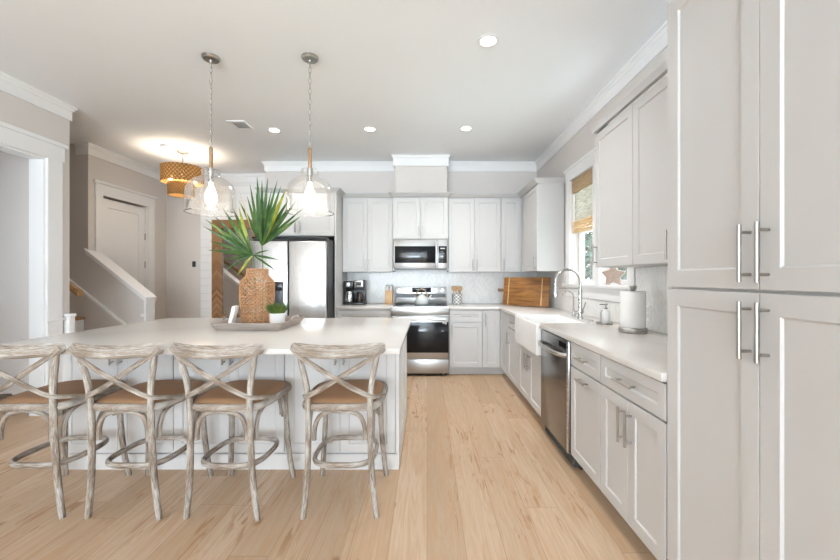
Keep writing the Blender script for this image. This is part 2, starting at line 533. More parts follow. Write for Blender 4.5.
def build(name, mb, mat, parent=None, angle=35, fix=True):
    me = bpy.data.meshes.new(name)
    lo = [min(p[i] for p in mb.v) for i in range(3)]; hi = [max(p[i] for p in mb.v) for i in range(3)]
    c = Vector(((lo[0] + hi[0]) / 2, (lo[1] + hi[1]) / 2, lo[2]))
    me.from_pydata([tuple(Vector(p) - c) for p in mb.v], [], mb.f)
    if fix:
        bm = bmesh.new(); bm.from_mesh(me); bmesh.ops.recalc_face_normals(bm, faces=bm.faces[:]); bm.to_mesh(me); bm.free()
    me.polygons.foreach_set('use_smooth', [True] * len(me.polygons))
    me.set_sharp_from_angle(angle=math.radians(angle))
    at_ = me.attributes.new('grain', 'FLOAT_VECTOR', 'POINT')
    at_.data.foreach_set('vector', [c for p in mb.g for c in p])
    me.materials.append(M[mat] if isinstance(mat, str) else mat)
    o = bpy.data.objects.new(name, me); COL.objects.link(o)
    if parent is not None:
        o.parent = parent; o.location = c - wl(parent)
    else:
        o.location = c
    WL[o.name] = c
    return o


def tag(o, label, cat, group=None, kind=None):
    o['label'] = label; o['category'] = cat
    if group: o['group'] = group
    if kind: o['kind'] = kind
    return o


def thing(name, label, cat, loc=(0, 0, 0), group=None):
    o = bpy.data.objects.new(name, None); COL.objects.link(o); o.location = loc; o.empty_display_size = 0.1
    WL[o.name] = Vector(loc)
    return tag(o, label, cat, group)


def struct(name, mb, mat, parent=None, **kw):
    o = build(name, mb, mat, parent, **kw)
    if parent is None: o['kind'] = 'structure'
    return o


def copy_tree(o, parent=None):
    c = o.copy(); COL.objects.link(c)
    if parent is not None: c.parent = parent
    for ch in list(o.children):
        copy_tree(ch, c)
    return c


def smooth_path(pts, k=6, closed=False):
    """Catmull-Rom through pts"""
    P = [Vector(p) for p in pts]; n = len(P); out = []
    for i in range(n if closed else n - 1):
        if closed:
            a, b, c, d = P[i - 1], P[i], P[(i + 1) % n], P[(i + 2) % n]
        else:
            a, b, c, d = P[max(i - 1, 0)], P[i], P[i + 1], P[min(i + 2, n - 1)]
        for j in range(k):
            t = j / k
            out.append(0.5 * ((2 * b) + (c - a) * t + (2 * a - 5 * b + 4 * c - d) * t * t + (3 * b - a - 3 * c + d) * t ** 3))
    if not closed: out.append(P[-1])
    return out


def at(px, py, y):
    """the point seen at a photo pixel on the plane at depth y"""
    return Vector(((px - VX) * y / FPX, y, CH - (py - VY) * y / FPX))


class Fr:
    """a cabinet face: a runs along it, b points out of it"""
    def __init__(s, o, u, n):
        s.o, s.u, s.n = Vector(o), Vector(u), Vector(n)

    def pt(s, a, b, z):
        p = s.o + s.u * a + s.n * b; return (p.x, p.y, z)

    def box(s, mb, a0, a1, b0, b1, z0, z1, bev=0.0):
        p, q = s.pt(a0, b0, z0), s.pt(a1, b1, z1)
        return mb.box(p[0], q[0], p[1], q[1], z0, z1, bev)

    def shaker(s, mb, a0, a1, z0, z1, b0=0.0, t=0.02, rail=0.058, dep=0.007):
        def ring(i, b):
            return [s.pt(a0 + i, b, z0 + i), s.pt(a1 - i, b, z0 + i), s.pt(a1 - i, b, z1 - i), s.pt(a0 + i, b, z1 - i)]
        return mb.rings([ring(0, b0), ring(0, b0 + t - 0.0015), ring(0.0015, b0 + t), ring(rail, b0 + t), ring(rail + 0.006, b0 + t - dep)])

    def pull(s, mb, a, z, L, vert, b=0.02, r=0.006, so=0.034):
        h = L / 2; q = h * 0.74
        if vert:
            mb.cyl(s.pt(a, b + so, z - h), s.pt(a, b + so, z + h), r, 10)
            for k in (-q, q): mb.cyl(s.pt(a, b, z + k), s.pt(a, b + so, z + k), r * 0.8, 8)
        else:
            mb.cyl(s.pt(a - h, b + so, z), s.pt(a + h, b + so, z), r, 10)
            for k in (-q, q): mb.cyl(s.pt(a + k, b, z), s.pt(a + k, b + so, z), r * 0.8, 8)
        return mb


def front(parent, F, kind, a0, a1, z0, z1, handle=None, mat='cab', rail=0.058, dep=0.007):
    """a door or drawer front with its pull; handle = (a, z, length, vertical)"""
    d = build(kind, F.shaker(MB(), a0, a1, z0, z1, rail=rail, dep=dep), mat, parent)
    if handle:
        h = build('handle', F.pull(MB(), *handle), 'nickel', d)
        h['label'] = 'brushed nickel bar handle'
    return d


# ------------------------------------------------------------------ room shell
XR, YB, ZC = 1.645, 5.57, 3.02
struct('floor', MB().box(-7.2, 1.85, -8.75, 6.45, -0.1, 0), 'floor')
struct('ceiling', MB().box(-7.2, 1.85, -8.75, 6.45, ZC, ZC + 0.1), 'ceil')


def holed(fn, u0, u1, z0, z1, holes):
    """a wall plane [u0,u1]x[z0,z1] as boxes round its openings; fn(mb, ua, ub, za, zb)"""
    mb = MB(); us = sorted({u0, u1, *[h[0] for h in holes], *[h[1] for h in holes]})
    for a, b in zip(us, us[1:]):
        cuts = sorted((h[2], h[3]) for h in holes if h[0] <= a + 1e-6 and h[1] >= b - 1e-6)
        z = z0
        for c0, c1 in cuts:
            if c0 > z: fn(mb, a, b, z, c0)
            z = c1
        if z < z1: fn(mb, a, b, z, z1)
    return mb


W1 = (3.66, 4.25, 1.23, 2.40)
W2 = (3.03, 3.52, 1.23, 2.40)
LW = (-6.0, -3.0, 1.4, 2.5)
struct('wall_right', holed(lambda m, a, b, c, d: m.box(XR, XR + 0.15, a, b, c, d), -8.65, YB, 0, ZC, [W1, W2, LW]), 'wall')
struct('wall_back', MB().box(-2.41, XR + 0.15, YB, 6.40, 0, ZC), 'wall')
struct('wall_hall', MB().box(-7.15, -2.41, 6.22, 6.40, 0, ZC), 'wall')
struct('wall_foyer', holed(lambda m, a, b, c, d: m.box(-4.47, -4.35, a, b, c, d), 4.92, 6.22, 0, ZC, [(4.99, 5.80, 0, 2.40)]), 'wall')
OP = (2.2, 3.52, 0, 2.43)
struct('wall_left', holed(lambda m, a, b, c, d: m.box(-3.73, -3.60, a, b, c, d), -8.65, 3.756, 0, ZC, [OP]), 'wall')
struct('wall_den', MB().box(-7.0, -3.73, 3.63, 3.756, 0, ZC), 'wall')
struct('wall_outer', holed(lambda m, a, b, c, d: m.box(-7.15, -7.0, a, b, c, d), -8.65, 6.40, 0, ZC, [(2.40, 3.10, 1.25, 1.95)]), 'wall')
struct('wall_rear', holed(lambda m, a, b, c, d: m.box(a, b, -8.65, -8.5, c, d), -7.15, XR + 0.15, 0, ZC, [(-3.0, 1.0, 1.2, 2.6)]), 'wall')
# stair knee wall: full height on its left part, sloping down towards the hall
kz = lambda x: 1.625 - (x + 4.35) * 0.805
struct('wall_stair', MB().prism([(-7.0, 0), (-3.625, 0), (-3.625, kz(-3.625)), (-4.35, kz(-4.35)), (-4.35, ZC), (-7.0, ZC)],
                                lambda u, v, t: (u, t, v), 4.79, 4.92), 'wall')

# crown along the ceiling
crown = [(0, ZC - 0.14), (0.014, ZC - 0.14), (0.014, ZC - 0.052), (0.022, ZC - 0.046), (0.032, ZC - 0.024), (0.042, ZC - 0.018), (0.042, ZC), (0, ZC)]
struct('trim_1', MB().sweep([(XR, -8.5), (XR, YB), (-2.41, YB), (-2.41, 6.22), (-4.35, 6.22), (-4.35, 4.79), (-4.50, 4.79)], crown), 'trim', angle=20)
struct('trim_2', MB().sweep([(-3.73, 3.756), (-3.60, 3.756), (-3.60, -8.5)], crown), 'trim', angle=20)
# boxed vent chase over the microwave, with its own taller crown
CHX0, CHX1, CHY = -0.455, 0.283, 5.27
mb = MB().box(CHX0, CHX1, CHY, YB - 0.001, 2.47, ZC - 0.001)
for x in (CHX0, CHX1 - 0.022):
    mb.box(x, x + 0.022, CHY - 0.006, CHY, 2.47, ZC - 0.14)
struct('trim_3', mb, 'wall')
bigc = [(0, ZC - 0.150), (0.02, ZC - 0.150), (0.02, ZC - 0.045), (0.034, ZC - 0.03), (0.034, ZC - 0.012), (0.045, ZC - 0.008), (0.045, ZC - 0.001), (0, ZC - 0.001)]
struct('trim_4', MB().sweep([(CHX1, YB - 0.11), (CHX1, CHY - 0.006), (CHX0, CHY - 0.006), (CHX0, YB - 0.11)], bigc), 'trim', angle=20)
# baseboards
base = [(0, 0), (0.016, 0), (0.016, 0.12), (0.008, 0.14), (0, 0.14)]
struct('baseboard_hall', MB().sweep([(-2.41, 5.60), (-2.41, 6.205), (-4.35, 6.205), (-4.35, 5.95)], base), 'trim')
struct('baseboard_left', MB().sweep([(-3.60, 2.05), (-3.60, -8.5)], base), 'trim')
# cased opening in the left wall
cz = MB()
for y0, y1 in ((3.52, 3.66), (2.06, 2.20)):
    cz.box(-3.602, -3.575, y0, y1, 0, 2.43)
cz.box(-3.602, -3.572, 2.04, 3.68, 2.43, 2.57).box(-3.602, -3.555, 2.02, 3.70, 2.57, 2.605)
cz.box(-3.735, -3.60, 3.500, 3.521, 0, 2.43).box(-3.735, -3.60, 2.199, 2.22, 0, 2.43).box(-3.735, -3.60, 2.22, 3.50, 2.41, 2.431)
struct('trim_5', cz, 'trim')
# foyer door and its casing
cz = MB()
for y0, y1 in ((4.88, 4.99), (5.80, 5.93)):
    cz.box(-4.352, -4.328, y0, y1, 0, 2.40)
cz.box(-4.352, -4.326, 4.87, 5.94, 2.40, 2.545).box(-4.352, -4.312, 4.85, 5.96, 2.545, 2.58)
cz.box(-4.47, -4.351, 4.99, 5.003, 0, 2.40).box(-4.47, -4.351, 5.787, 5.80, 0, 2.40)
struct('trim_6', cz, 'trim')
FD = Fr((-4.42, 0, 0), (0, 1, 0), (1, 0, 0))
dm = MB()
FD.shaker(dm, 5.006, 5.784, 0.01, 2.375, 0, 0.04, 0.115, 0.012)
d1 = struct('door_1', dm, 'trim')
for z in (1.50, 1.93, 0.3):
    h = build('hinge', MB().cyl((-4.372, 5.786, z - 0.05), (-4.372, 5.786, z + 0.05), 0.009, 8), 'nickel', d1)
build('door_knob', MB().lathe([(0, 0), (0.028, 0), (0.03, 0.02), (0.0, 0.035)], (0, 0, 0), 14).xform(Matrix.Translation((-4.378, 5.07, 1.0)) @ Matrix.Rotation(PI / 2, 4, 'Y')), 'nickel', d1)
# sloping white cap on the knee wall
capb = MB()
a, b = Vector((-4.37, 0, kz(-4.37))), Vector((-3.59, 0, kz(-3.59)))
for (y0, y1, z0, z1) in ((4.752, 4.958, 0.0, 0.030), (4.772, 4.938, -0.035, 0.0)):
    capb.prism([(a.x, a.z + z0), (b.x, b.z + z0), (b.x, b.z + z1), (a.x, a.z + z1)], lambda u, v, t: (u, t, v), y0, y1)
struct('trim_7', capb, 'trim')
# white end post of the knee wall
kb = MB().box(-3.624, -3.60, 4.775, 4.935, 0, 0.985).box(-3.66, -3.59, 4.765, 4.775, 0.80, 0.835)
struct('trim_8', kb, 'trim')
# shiplap cladding in the hall
sl = MB()
z = 0.142
while z < ZC - 0.14:
    z1 = min(z + 0.128, ZC - 0.137)
    sl.box(-3.77, -2.412, 6.206, 6.219, z, z1 - 0.005, 0.002, 1)
    z += 0.128
struct('wall_shiplap', sl, 'trim')
# tile backsplash
struct('wall_backsplash', MB().box(-1.185, XR - 0.0115, YB - 0.011, YB - 0.0005, 0.915, 1.43), 'tile_x')
ts = MB()
for (a, b, c, d) in ((1.512, 2.92, 0.915, 1.376), (2.92, 4.36, 0.915, 1.085), (4.36, 5.555, 0.915, 1.376)):
    ts.box(XR - 0.011, XR - 0.0005, a, b, c, d)
struct('wall_splash', ts, 'tile_y')

# window over the sink: casing, sill, apron, sashes, panes
cs = MB()
for y0, y1 in ((4.25, 4.355), (3.52, 3.66), (2.925, 3.03)):
    cs.box(XR - 0.022, XR, y0, y1, 1.235, 2.40)
cs.box(XR - 0.025, XR, 2.91, 4.37, 2.40, 2.52).box(XR - 0.04, XR, 2.895, 4.385, 2.52, 2.545)
struct('trim_9', cs, 'trim')
struct('trim_10', MB().box(XR - 0.06, XR + 0.0, 2.90, 4.38, 1.205, 1.232, 0.004).box(XR - 0.022, XR - 0.0, 2.925, 4.355, 1.09, 1.205), 'trim')
for i, (y0, y1, z0, z1) in enumerate((W1, W2)):
    sf = MB()
    x0, x1 = XR + 0.085, XR + 0.125
    for a, b in ((y0, y0 + 0.04), (y1 - 0.04, y1)):
        sf.box(x0, x1, a, b, z0, z1)
    zm = (z0 + z1) / 2
    for a, b in ((z0, z0 + 0.05), (z1 - 0.04, z1), (zm - 0.02, zm + 0.02)):
        sf.box(x0, x1, y0 + 0.04, y1 - 0.04, a, b)
    wo = struct('window_%d' % (i + 1), sf, 'trim')
    build('pane', MB().box(XR + 0.103, XR + 0.107, y0 + 0.041, y1 - 0.041, z0 + 0.051, z1 - 0.041), 'glass', wo)
# the big windows behind the camera
sf = MB()
for x in (-3.0, -1.03, 0.94):
    sf.box(x, x + 0.06, -8.6, -8.55, 1.2, 2.6)
for zz in (1.2, 2.54):
    sf.box(-2.94, 0.94, -8.6, -8.55, zz, zz + 0.06)
struct('window_3', sf, 'trim')
sf = MB()
for y in (-6.0, -4.53, -3.06):
    sf.box(1.70, 1.75, y, y + 0.06, 1.4, 2.5)
for zz in (1.4, 2.44):
    sf.box(1.70, 1.75, -5.94, -3.06, zz, zz + 0.06)
struct('window_4', sf, 'trim')

# ------------------------------------------------------------------ cabinets
FB = Fr((0, 4.95, 0), (1, 0, 0), (0, -1, 0))        # back run, base
FR = Fr((0.988, 0, 0), (0, 1, 0), (-1, 0, 0))       # right run, base (a = depth y)
FU = Fr((0, 5.245, 0), (1, 0, 0), (0, -1, 0))       # back run, uppers
FV = Fr((1.33, 0, 0), (0, 1, 0), (-1, 0, 0))        # right run, uppers
ZT = 0.874


def base_cab(label, F, a0, a1, depth, cat='cabinet', z1=ZT):
    p = F.pt((a0 + a1) / 2, -depth / 2, 0)
    t = thing('base_cabinet', label, cat, p)
    build('body', F.box(MB(), a0 + 0.001, a1 - 0.001, -depth, 0, 0.102, z1), 'cab', t)
    build('toe_kick', F.box(MB(), a0 + 0.001, a1 - 0.001, -depth, -0.075, 0, 0.102), 'cab', t)
    return t


DZ = (0.715, 0.866)
# right run
t = base_cab('pale grey base cabinet beside the tall pantry, one wide drawer over two doors', FR, 1.512, 2.083, 0.645)
front(t, FR, 'drawer', 1.516, 2.079, *DZ, (1.80, 0.79, 0.17, False), rail=0.05)
front(t, FR, 'door', 1.516, 1.7965, 0.112, 0.705, (1.765, 0.58, 0.17, True))
front(t, FR, 'door', 1.7995, 2.079, 0.112, 0.705, (1.83, 0.58, 0.17, True))
t = base_cab('narrow pale grey base cabinet beside the dishwasher, a horizontal handle on its door', FR, 2.083, 2.515, 0.645)
front(t, FR, 'drawer', 2.087, 2.511, *DZ, (2.30, 0.79, 0.14, False), rail=0.05)
front(t, FR, 'door', 2.087, 2.511, 0.112, 0.705, (2.30, 0.655, 0.14, False))
t = base_cab('pale grey cabinet under the white farmhouse sink with two doors', FR, 3.135, 3.945, 0.645, z1=0.63)
front(t, FR, 'door', 3.139, 3.538, 0.112, 0.622, (3.50, 0.50, 0.15, True))
front(t, FR, 'door', 3.541, 3.941, 0.112, 0.622, (3.58, 0.50, 0.15, True))
t = base_cab('slim pale grey base cabinet beyond the sink, small drawer over one door', FR, 3.945, 4.455, 0.645)
front(t, FR, 'drawer', 3.949, 4.451, *DZ, (4.2, 0.79, 0.12, False), rail=0.045)
front(t, FR, 'door', 3.949, 4.451, 0.112, 0.705, (4.36, 0.59, 0.15, True))
# corner cabinet
t = thing('corner_cabinet', 'pale grey corner base cabinet under the cutting board, folding door in the inner corner', 'cabinet', (1.3, 5.2, 0))
build('body', MB().prism([(0.731, 4.95), (0.988, 4.95), (0.988, 4.456), (1.633, 4.456), (1.633, 5.557), (0.731, 5.557)], lambda u, v, q: (u, v, q), 0.102, ZT), 'cab', t)
build('toe_kick', MB().prism([(0.731, 5.025), (1.063, 5.025), (1.063, 4.456), (1.633, 4.456), (1.633, 5.557), (0.731, 5.557)], lambda u, v, q: (u, v, q), 0, 0.102), 'cab', t)
front(t, FB, 'door', 0.736, 0.966, 0.112, 0.866, (0.768, 0.745, 0.17, True))
front(t, FR, 'door', 4.46, 4.925, 0.112, 0.866)
# back run
t = base_cab('pale grey base cabinet standing against the steel range, one drawer over one door', FB, 0.294, 0.731, 0.607)
front(t, FB, 'drawer', 0.298, 0.727, *DZ, (0.512, 0.79, 0.13, False), rail=0.05)
front(t, FB, 'door', 0.298, 0.727, 0.112, 0.705, (0.328, 0.60, 0.16, True))
t = base_cab('pale grey drawer cabinet below the coffee maker, half hidden by the island', FB, -1.19, -0.474, 0.607)
front(t, FB, 'drawer', -1.186, -0.478, *DZ, (-0.832, 0.79, 0.40, False), rail=0.05)
front(t, FB, 'drawer', -1.186, -0.478, 0.415, 0.705, (-0.832, 0.56, 0.40, False))
front(t, FB, 'drawer', -1.186, -0.478, 0.112, 0.405, (-0.832, 0.26, 0.40, False))

# upper cabinets, back wall
ZU0, ZU1 = 1.377, 2.42


def upper_cab(label, F, a0, a1, depth, z0=ZU0, z1=ZU1):
    p = F.pt((a0 + a1) / 2, -depth / 2, z0)
    t = thing('upper_cabinet', label, 'cabinet', p)
    build('body', F.box(MB(), a0 + 0.001, a1 - 0.001, -depth, 0, z0, z1), 'cab', t)
    return t


t = upper_cab('pale grey two-door wall cabinet above the coffee maker', FU, -1.188, -0.477, 0.313)
front(t, FU, 'door', -1.184, -0.832, 1.38, 2.405, (-0.860, 1.475, 0.16, True))
front(t, FU, 'door', -0.829, -0.481, 1.38, 2.405, (-0.801, 1.475, 0.16, True))
FM = Fr((0, 5.19, 0), (1, 0, 0), (0, -1, 0))
t = upper_cab('short pale grey two-door wall cabinet over the microwave', FM, -0.475, 0.297, 0.368, 1.832)
front(t, FM, 'door', -0.470, -0.091, 1.837, 2.405, (-0.118, 1.94, 0.14, True))
front(t, FM, 'door', -0.088, 0.292, 1.837, 2.405, (-0.061, 1.94, 0.14, True))
t = upper_cab('pale grey two-door wall cabinet above the crock of wooden spoons', FU, 0.299, 1.036, 0.313)
front(t, FU, 'door', 0.303, 0.666, 1.38, 2.405, (0.636, 1.475, 0.16, True))
front(t, FU, 'door', 0.669, 1.032, 1.38, 2.405, (0.699, 1.475, 0.16, True))
t = thing('upper_cabinet', 'pale grey wall cabinet in the corner, its blank side facing the sink window', 'cabinet', (1.4, 5.2, ZU0))
build('body', MB().prism([(1.038, 5.245), (1.33, 5.245), (1.33, 4.44), (1.634, 4.44), (1.634, 5.557), (1.038, 5.557)], lambda u, v, q: (u, v, q), ZU0, ZU1), 'cab', t)
front(t, FU, 'door', 1.042, 1.306, 1.38, 2.405, (1.072, 1.475, 0.16, True))
front(t, FV, 'door', 4.444, 5.06, 1.38, 2.405, (4.475, 1.475, 0.16, True))
FVN = FV
t = upper_cab('near wall cabinet hung between the sink window and tall pantry, two doors', FV, 1.508, 2.905, 0.303)
front(t, FV, 'door', 2.378, 2.901, 1.38, 2.405, (2.872, 1.475, 0.16, True))
front(t, FV, 'door', 1.955, 2.374, 1.38, 2.405, (1.995, 1.475, 0.16, True))
front(t, FV, 'door', 1.512, 1.951, 1.38, 2.405, (1.545, 1.475, 0.16, True))

# refrigerator surround: tall end panel and the cabinet over it
t = thing('fridge_surround', 'tall pale grey side panel with a two-door cabinet over the refrigerator', 'cabinet', (-1.7, 5.2, 0))
build('side_panel', MB().box(-1.212, -1.192, 4.90, 5.565, 0, ZU1), 'cab', t)
build('side_panel', MB().box(-2.20, -2.18, 4.90, 5.565, 0, ZU1), 'cab', t)
FF = Fr((0, 4.92, 0), (1, 0, 0), (0, -1, 0))
build('body', FF.box(MB(), -2.178, -1.214, -0.645, 0, 1.845, ZU1), 'cab', t)
front(t, FF, 'door', -2.174, -1.699, 1.85, 2.405, (-1.728, 1.96, 0.16, True))
front(t, FF, 'door', -1.695, -1.218, 1.85, 2.405, (-1.666, 1.96, 0.16, True))

# tall pantry
FP = Fr((0.988, 0, 0), (0, 1, 0), (-1, 0, 0))
t = thing('pantry_cabinet', 'tall pale grey pantry cabinet with four doors closing off the worktop', 'cabinet', (1.3, 1.08, 0))
build('body', FP.box(MB(), 0.655, 1.506, -0.648, 0, 0.102, 2.42), 'cab', t)
build('toe_kick', FP.box(MB(), 0.655, 1.506, -0.648, -0.075, 0, 0.102), 'cab', t)
PS = 1.087
for a0, a1, ha in ((0.66, PS - 0.0015, PS - 0.030), (PS + 0.0015, 1.503, PS + 0.030)):
    front(t, FP, 'door', a0, a1, 1.264, 2.395, (ha, 1.372, 0.172, True), rail=0.062)
    front(t, FP, 'door', a0, a1, 0.112, 1.254, (ha, 1.143, 0.172, True), rail=0.062)

# cabinet crown mouldings
cc = [(-0.02, 2.421), (0.0, 2.421), (0.006, 2.428), (0.03, 2.445), (0.05, 2.462), (0.056, 2.464), (0.056, 2.474), (-0.02, 2.474)]
struct('trim_11', MB().sweep([(XR - 0.012, 4.42 + 0.02), (1.31, 4.42 + 0.02), (1.31, 5.225), (0.315, 5.225), (0.299, 5.17), (-0.475, 5.17), (-0.491, 5.225), (-1.19, 5.225),
                              (-1.19, 4.90), (-2.20, 4.90), (-2.20, 5.56)], cc), 'cab', angle=20)
struct('trim_12', MB().sweep([(1.31, 1.515), (1.31, 2.905), (XR - 0.012, 2.905)][::-1], [(u, z) for u, z in cc]), 'cab', angle=20)
struct('trim_13', MB().sweep([(XR - 0.03, 1.506), (0.968, 1.506), (0.968, 0.655)][::1], [(-u, z) for u, z in cc]), 'cab', angle=20)

# ------------------------------------------------------------------ worktops and sink
def top_poly(name, poly, z0, z1, label, cat='worktop', bev=0.003):
    bm = bmesh.new()
    vs = [bm.verts.new((x, y, z0)) for x, y in poly]; f = bm.faces.new(vs)
    r = bmesh.ops.extrude_face_region(bm, geom=[f])
    bmesh.ops.translate(bm, vec=(0, 0, z1 - z0), verts=[g for g in r['geom'] if isinstance(g, bmesh.types.BMVert)])
    bmesh.ops.bevel(bm, geom=bm.edges[:], offset=bev, segments=2, profile=0.5, affect='EDGES')
    bm.verts.index_update()
    mb = MB().add([v.co[:] for v in bm.verts], [[v.index for v in f.verts] for f in bm.faces]); bm.free()
    return tag(build(name, mb, 'quartz'), label, cat)


CE = 0.950
top_poly('worktop', [(CE, 1.512), (1.633, 1.512), (1.633, 5.558), (0.292, 5.558), (0.292, 4.918), (CE, 4.918), (CE, 3.925), (1.40, 3.925), (1.40, 3.155), (CE, 3.155)],
         0.876, 0.914, 'white quartz worktop running round the corner past the sink')
top_poly('worktop', [(-1.19, 4.918), (-0.473, 4.918), (-0.473, 5.558), (-1.19, 5.558)], 0.876, 0.914, 'short white quartz worktop under the coffee maker')
# apron sink
sk = MB()
sx0, sx1, sy0, sy1, sz0, sz1 = 0.925, 1.396, 3.158, 3.922, 0.640, 0.906
def rr(x0, x1, y0, y1, r, z, n=5):
    out = []
    for cx, cy, a0 in ((x1 - r, y1 - r, 0), (x0 + r, y1 - r, 90), (x0 + r, y0 + r, 180), (x1 - r, y0 + r, 270)):
        for k in range(n + 1):
            q = math.radians(a0 + 90 * k / n); out.append((cx + r * math.cos(q), cy + r * math.sin(q), z))
    return out
sk.rings([rr(sx0, sx1, sy0, sy1, 0.012, sz0), rr(sx0, sx1, sy0, sy1, 0.012, sz1 - 0.006), rr(sx0 + 0.006, sx1 - 0.006, sy0 + 0.006, sy1 - 0.006, 0.012, sz1),
          rr(sx0 + 0.028, sx1 - 0.022, sy0 + 0.022, sy1 - 0.022, 0.03, sz1), rr(sx0 + 0.034, sx1 - 0.028, sy0 + 0.028, sy1 - 0.028, 0.03, sz1 - 0.008),
          rr(sx0 + 0.036, sx1 - 0.03, sy0 + 0.03, sy1 - 0.03, 0.04, sz0 + 0.06), rr(sx0 + 0.07, sx1 - 0.06, sy0 + 0.06, sy1 - 0.06, 0.04, sz0 + 0.04)])
t = thing('farmhouse_sink', 'white apron-front farmhouse sink set into the worktop below the window', 'sink', (1.16, 3.54, 0.64))
build('basin', sk, 'fireclay', t)
build('drain', MB().lathe([(0, 0), (0.045, 0), (0.045, 0.004), (0.03, 0.004), (0, 0.002)], (1.16, 3.54, sz0 + 0.041), 20), 'chrome', t)

# ------------------------------------------------------------------ island
IX0, IX1 = -2.47, -0.19
FI = Fr((0, 2.545, 0), (1, 0, 0), (0, -1, 0))
t = thing('kitchen_island', 'white panelled kitchen island behind the row of stools', 'island', (-1.33, 3.0, 0))
build('body', MB().box(IX0, IX1 - 0.02, 2.545, 3.50, 0.0, 0.882), 'isl', t)
cw = 0.753
for i in range(3):
    a1 = IX1 - 0.022 - i * cw; a0 = a1 - cw; am = (a0 + a1) / 2
    front(t, FI, 'door', a0 + 0.003, am - 0.0015, 0.115, 0.870, (am - 0.028, 0.775, 0.12, True), 'isl')
    front(t, FI, 'door', am + 0.0015, a1 - 0.003, 0.115, 0.870, (am + 0.028, 0.775, 0.12, True), 'isl')
FS = Fr((IX1 - 0.02, 0, 0), (0, 1, 0), (1, 0, 0))
sp = MB()
FS.shaker(sp, 2.526, 3.01, 0.10, 0.880, rail=0.075)
FS.shaker(sp, 3.012, 3.50, 0.10, 0.880, rail=0.075)
build('side_panel', sp, 'isl', t)
ib = [(0, 0), (0.016, 0), (0.016, 0.085), (0.006, 0.105), (0, 0.105)]
build('baseboard', MB().sweep([(IX1, 3.50), (IX1, 2.525), (IX0, 2.525)], [(-u, z) for u, z in ib]), 'isl', t)
top_poly('island_top', [(-2.49, 2.014), (-0.146, 2.014), (-0.146, 3.56), (-2.49, 3.56)], 0.884, 0.914, 'long white quartz top of the island with the palm and tray on it')

# ------------------------------------------------------------------ appliances
# range
rx0, rx1 = -0.469, 0.287
t = thing('range', 'stainless steel electric range with a black glass oven door', 'oven', (-0.09, 5.2, 0))
build('body', MB().box(rx0, rx1, 4.935, 5.545, 0.03, 0.895), 'dsteel', t)
dr = build('drawer', MB().box(rx0 + 0.003, rx1 - 0.003, 4.895, 4.934, 0.045, 0.225, 0.004), 'rsteel', t)
od = build('oven_door', MB().box(rx0 + 0.003, rx1 - 0.003, 4.885, 4.934, 0.235, 0.79, 0.004), 'rsteel', t)
build('oven_window', MB().box(rx0 + 0.006, rx1 - 0.006, 4.880, 4.8855, 0.315, 0.715, 0.001), 'bglass', od)
hb = MB(); hb.tube([(rx0 + 0.05, 4.835, 0.757), (rx1 - 0.05, 4.835, 0.757)], 0.014, 12)
for x in (rx0 + 0.08, rx1 - 0.08):
    hb.cyl((x, 4.835, 0.757), (x, 4.886, 0.757), 0.010, 10)
build('handle', hb, 'rsteel', od)
build('sticker', MB().box(rx1 - 0.085, rx1 - 0.03, 4.8785, 4.8798, 0.70, 0.712).box(rx1 - 0.05, rx1 - 0.03, 4.8785, 4.8798, 0.688, 0.698), 'paper', od)
build('front_panel', MB().box(rx0, rx1, 4.885, 4.934, 0.805, 0.900, 0.004), 'rsteel', t)
ct = build('cooktop', MB().box(rx0, rx1, 4.90, 5.47, 0.901, 0.917, 0.003), 'bglass', t)
rim = MB().box(rx0, rx1, 4.885, 4.899, 0.901, 0.919).box(rx0 - 0.0005, rx0 + 0.012, 4.899, 5.47, 0.9175, 0.920).box(rx1 - 0.012, rx1 + 0.0005, 4.899, 5.47, 0.9175, 0.920)
build('rim', rim, 'rsteel', ct)
br = MB()
for bx, by, r in ((-0.28, 5.05, 0.10), (0.10, 5.05, 0.085), (-0.28, 5.31, 0.075), (0.10, 5.31, 0.10)):
    br.lathe([(r - 0.003, 0), (r, 0), (r, 0.0006), (r - 0.003, 0.0006), (r - 0.003, 0)], (bx, by, 0.9172), 40)
build('burner_ring', br, 'dsteel', ct)
bg = build('backguard', MB().box(rx0, rx1, 5.475, 5.545, 0.901, 1.165, 0.005), 'rsteel', t)
build('vent_band', MB().box(rx0 + 0.012, rx1 - 0.012, 5.470, 5.4755, 1.005, 1.065), 'black', bg)
build('display', MB().box(-0.22, 0.06, 5.468, 5.4755, 1.082, 1.150, 0.002), 'bglass', bg)
for kx in (-0.405, -0.31, 0.13, 0.225):
    build('knob', MB().lathe([(0, 0.034), (0.024, 0.034), (0.028, 0.028), (0.031, 0.0), (0, 0)], n=20).xform(Matrix.Translation((kx, 5.4748, 1.115)) @ Matrix.Rotation(PI / 2, 4, 'X')), 'rsteel', bg)
ft = MB()
for x in (rx0 + 0.05, rx1 - 0.05):
    for y in (4.97, 5.5): ft.cyl((x, y, 0), (x, y, 0.03), 0.018, 10)
build('foot', ft, 'black', t)

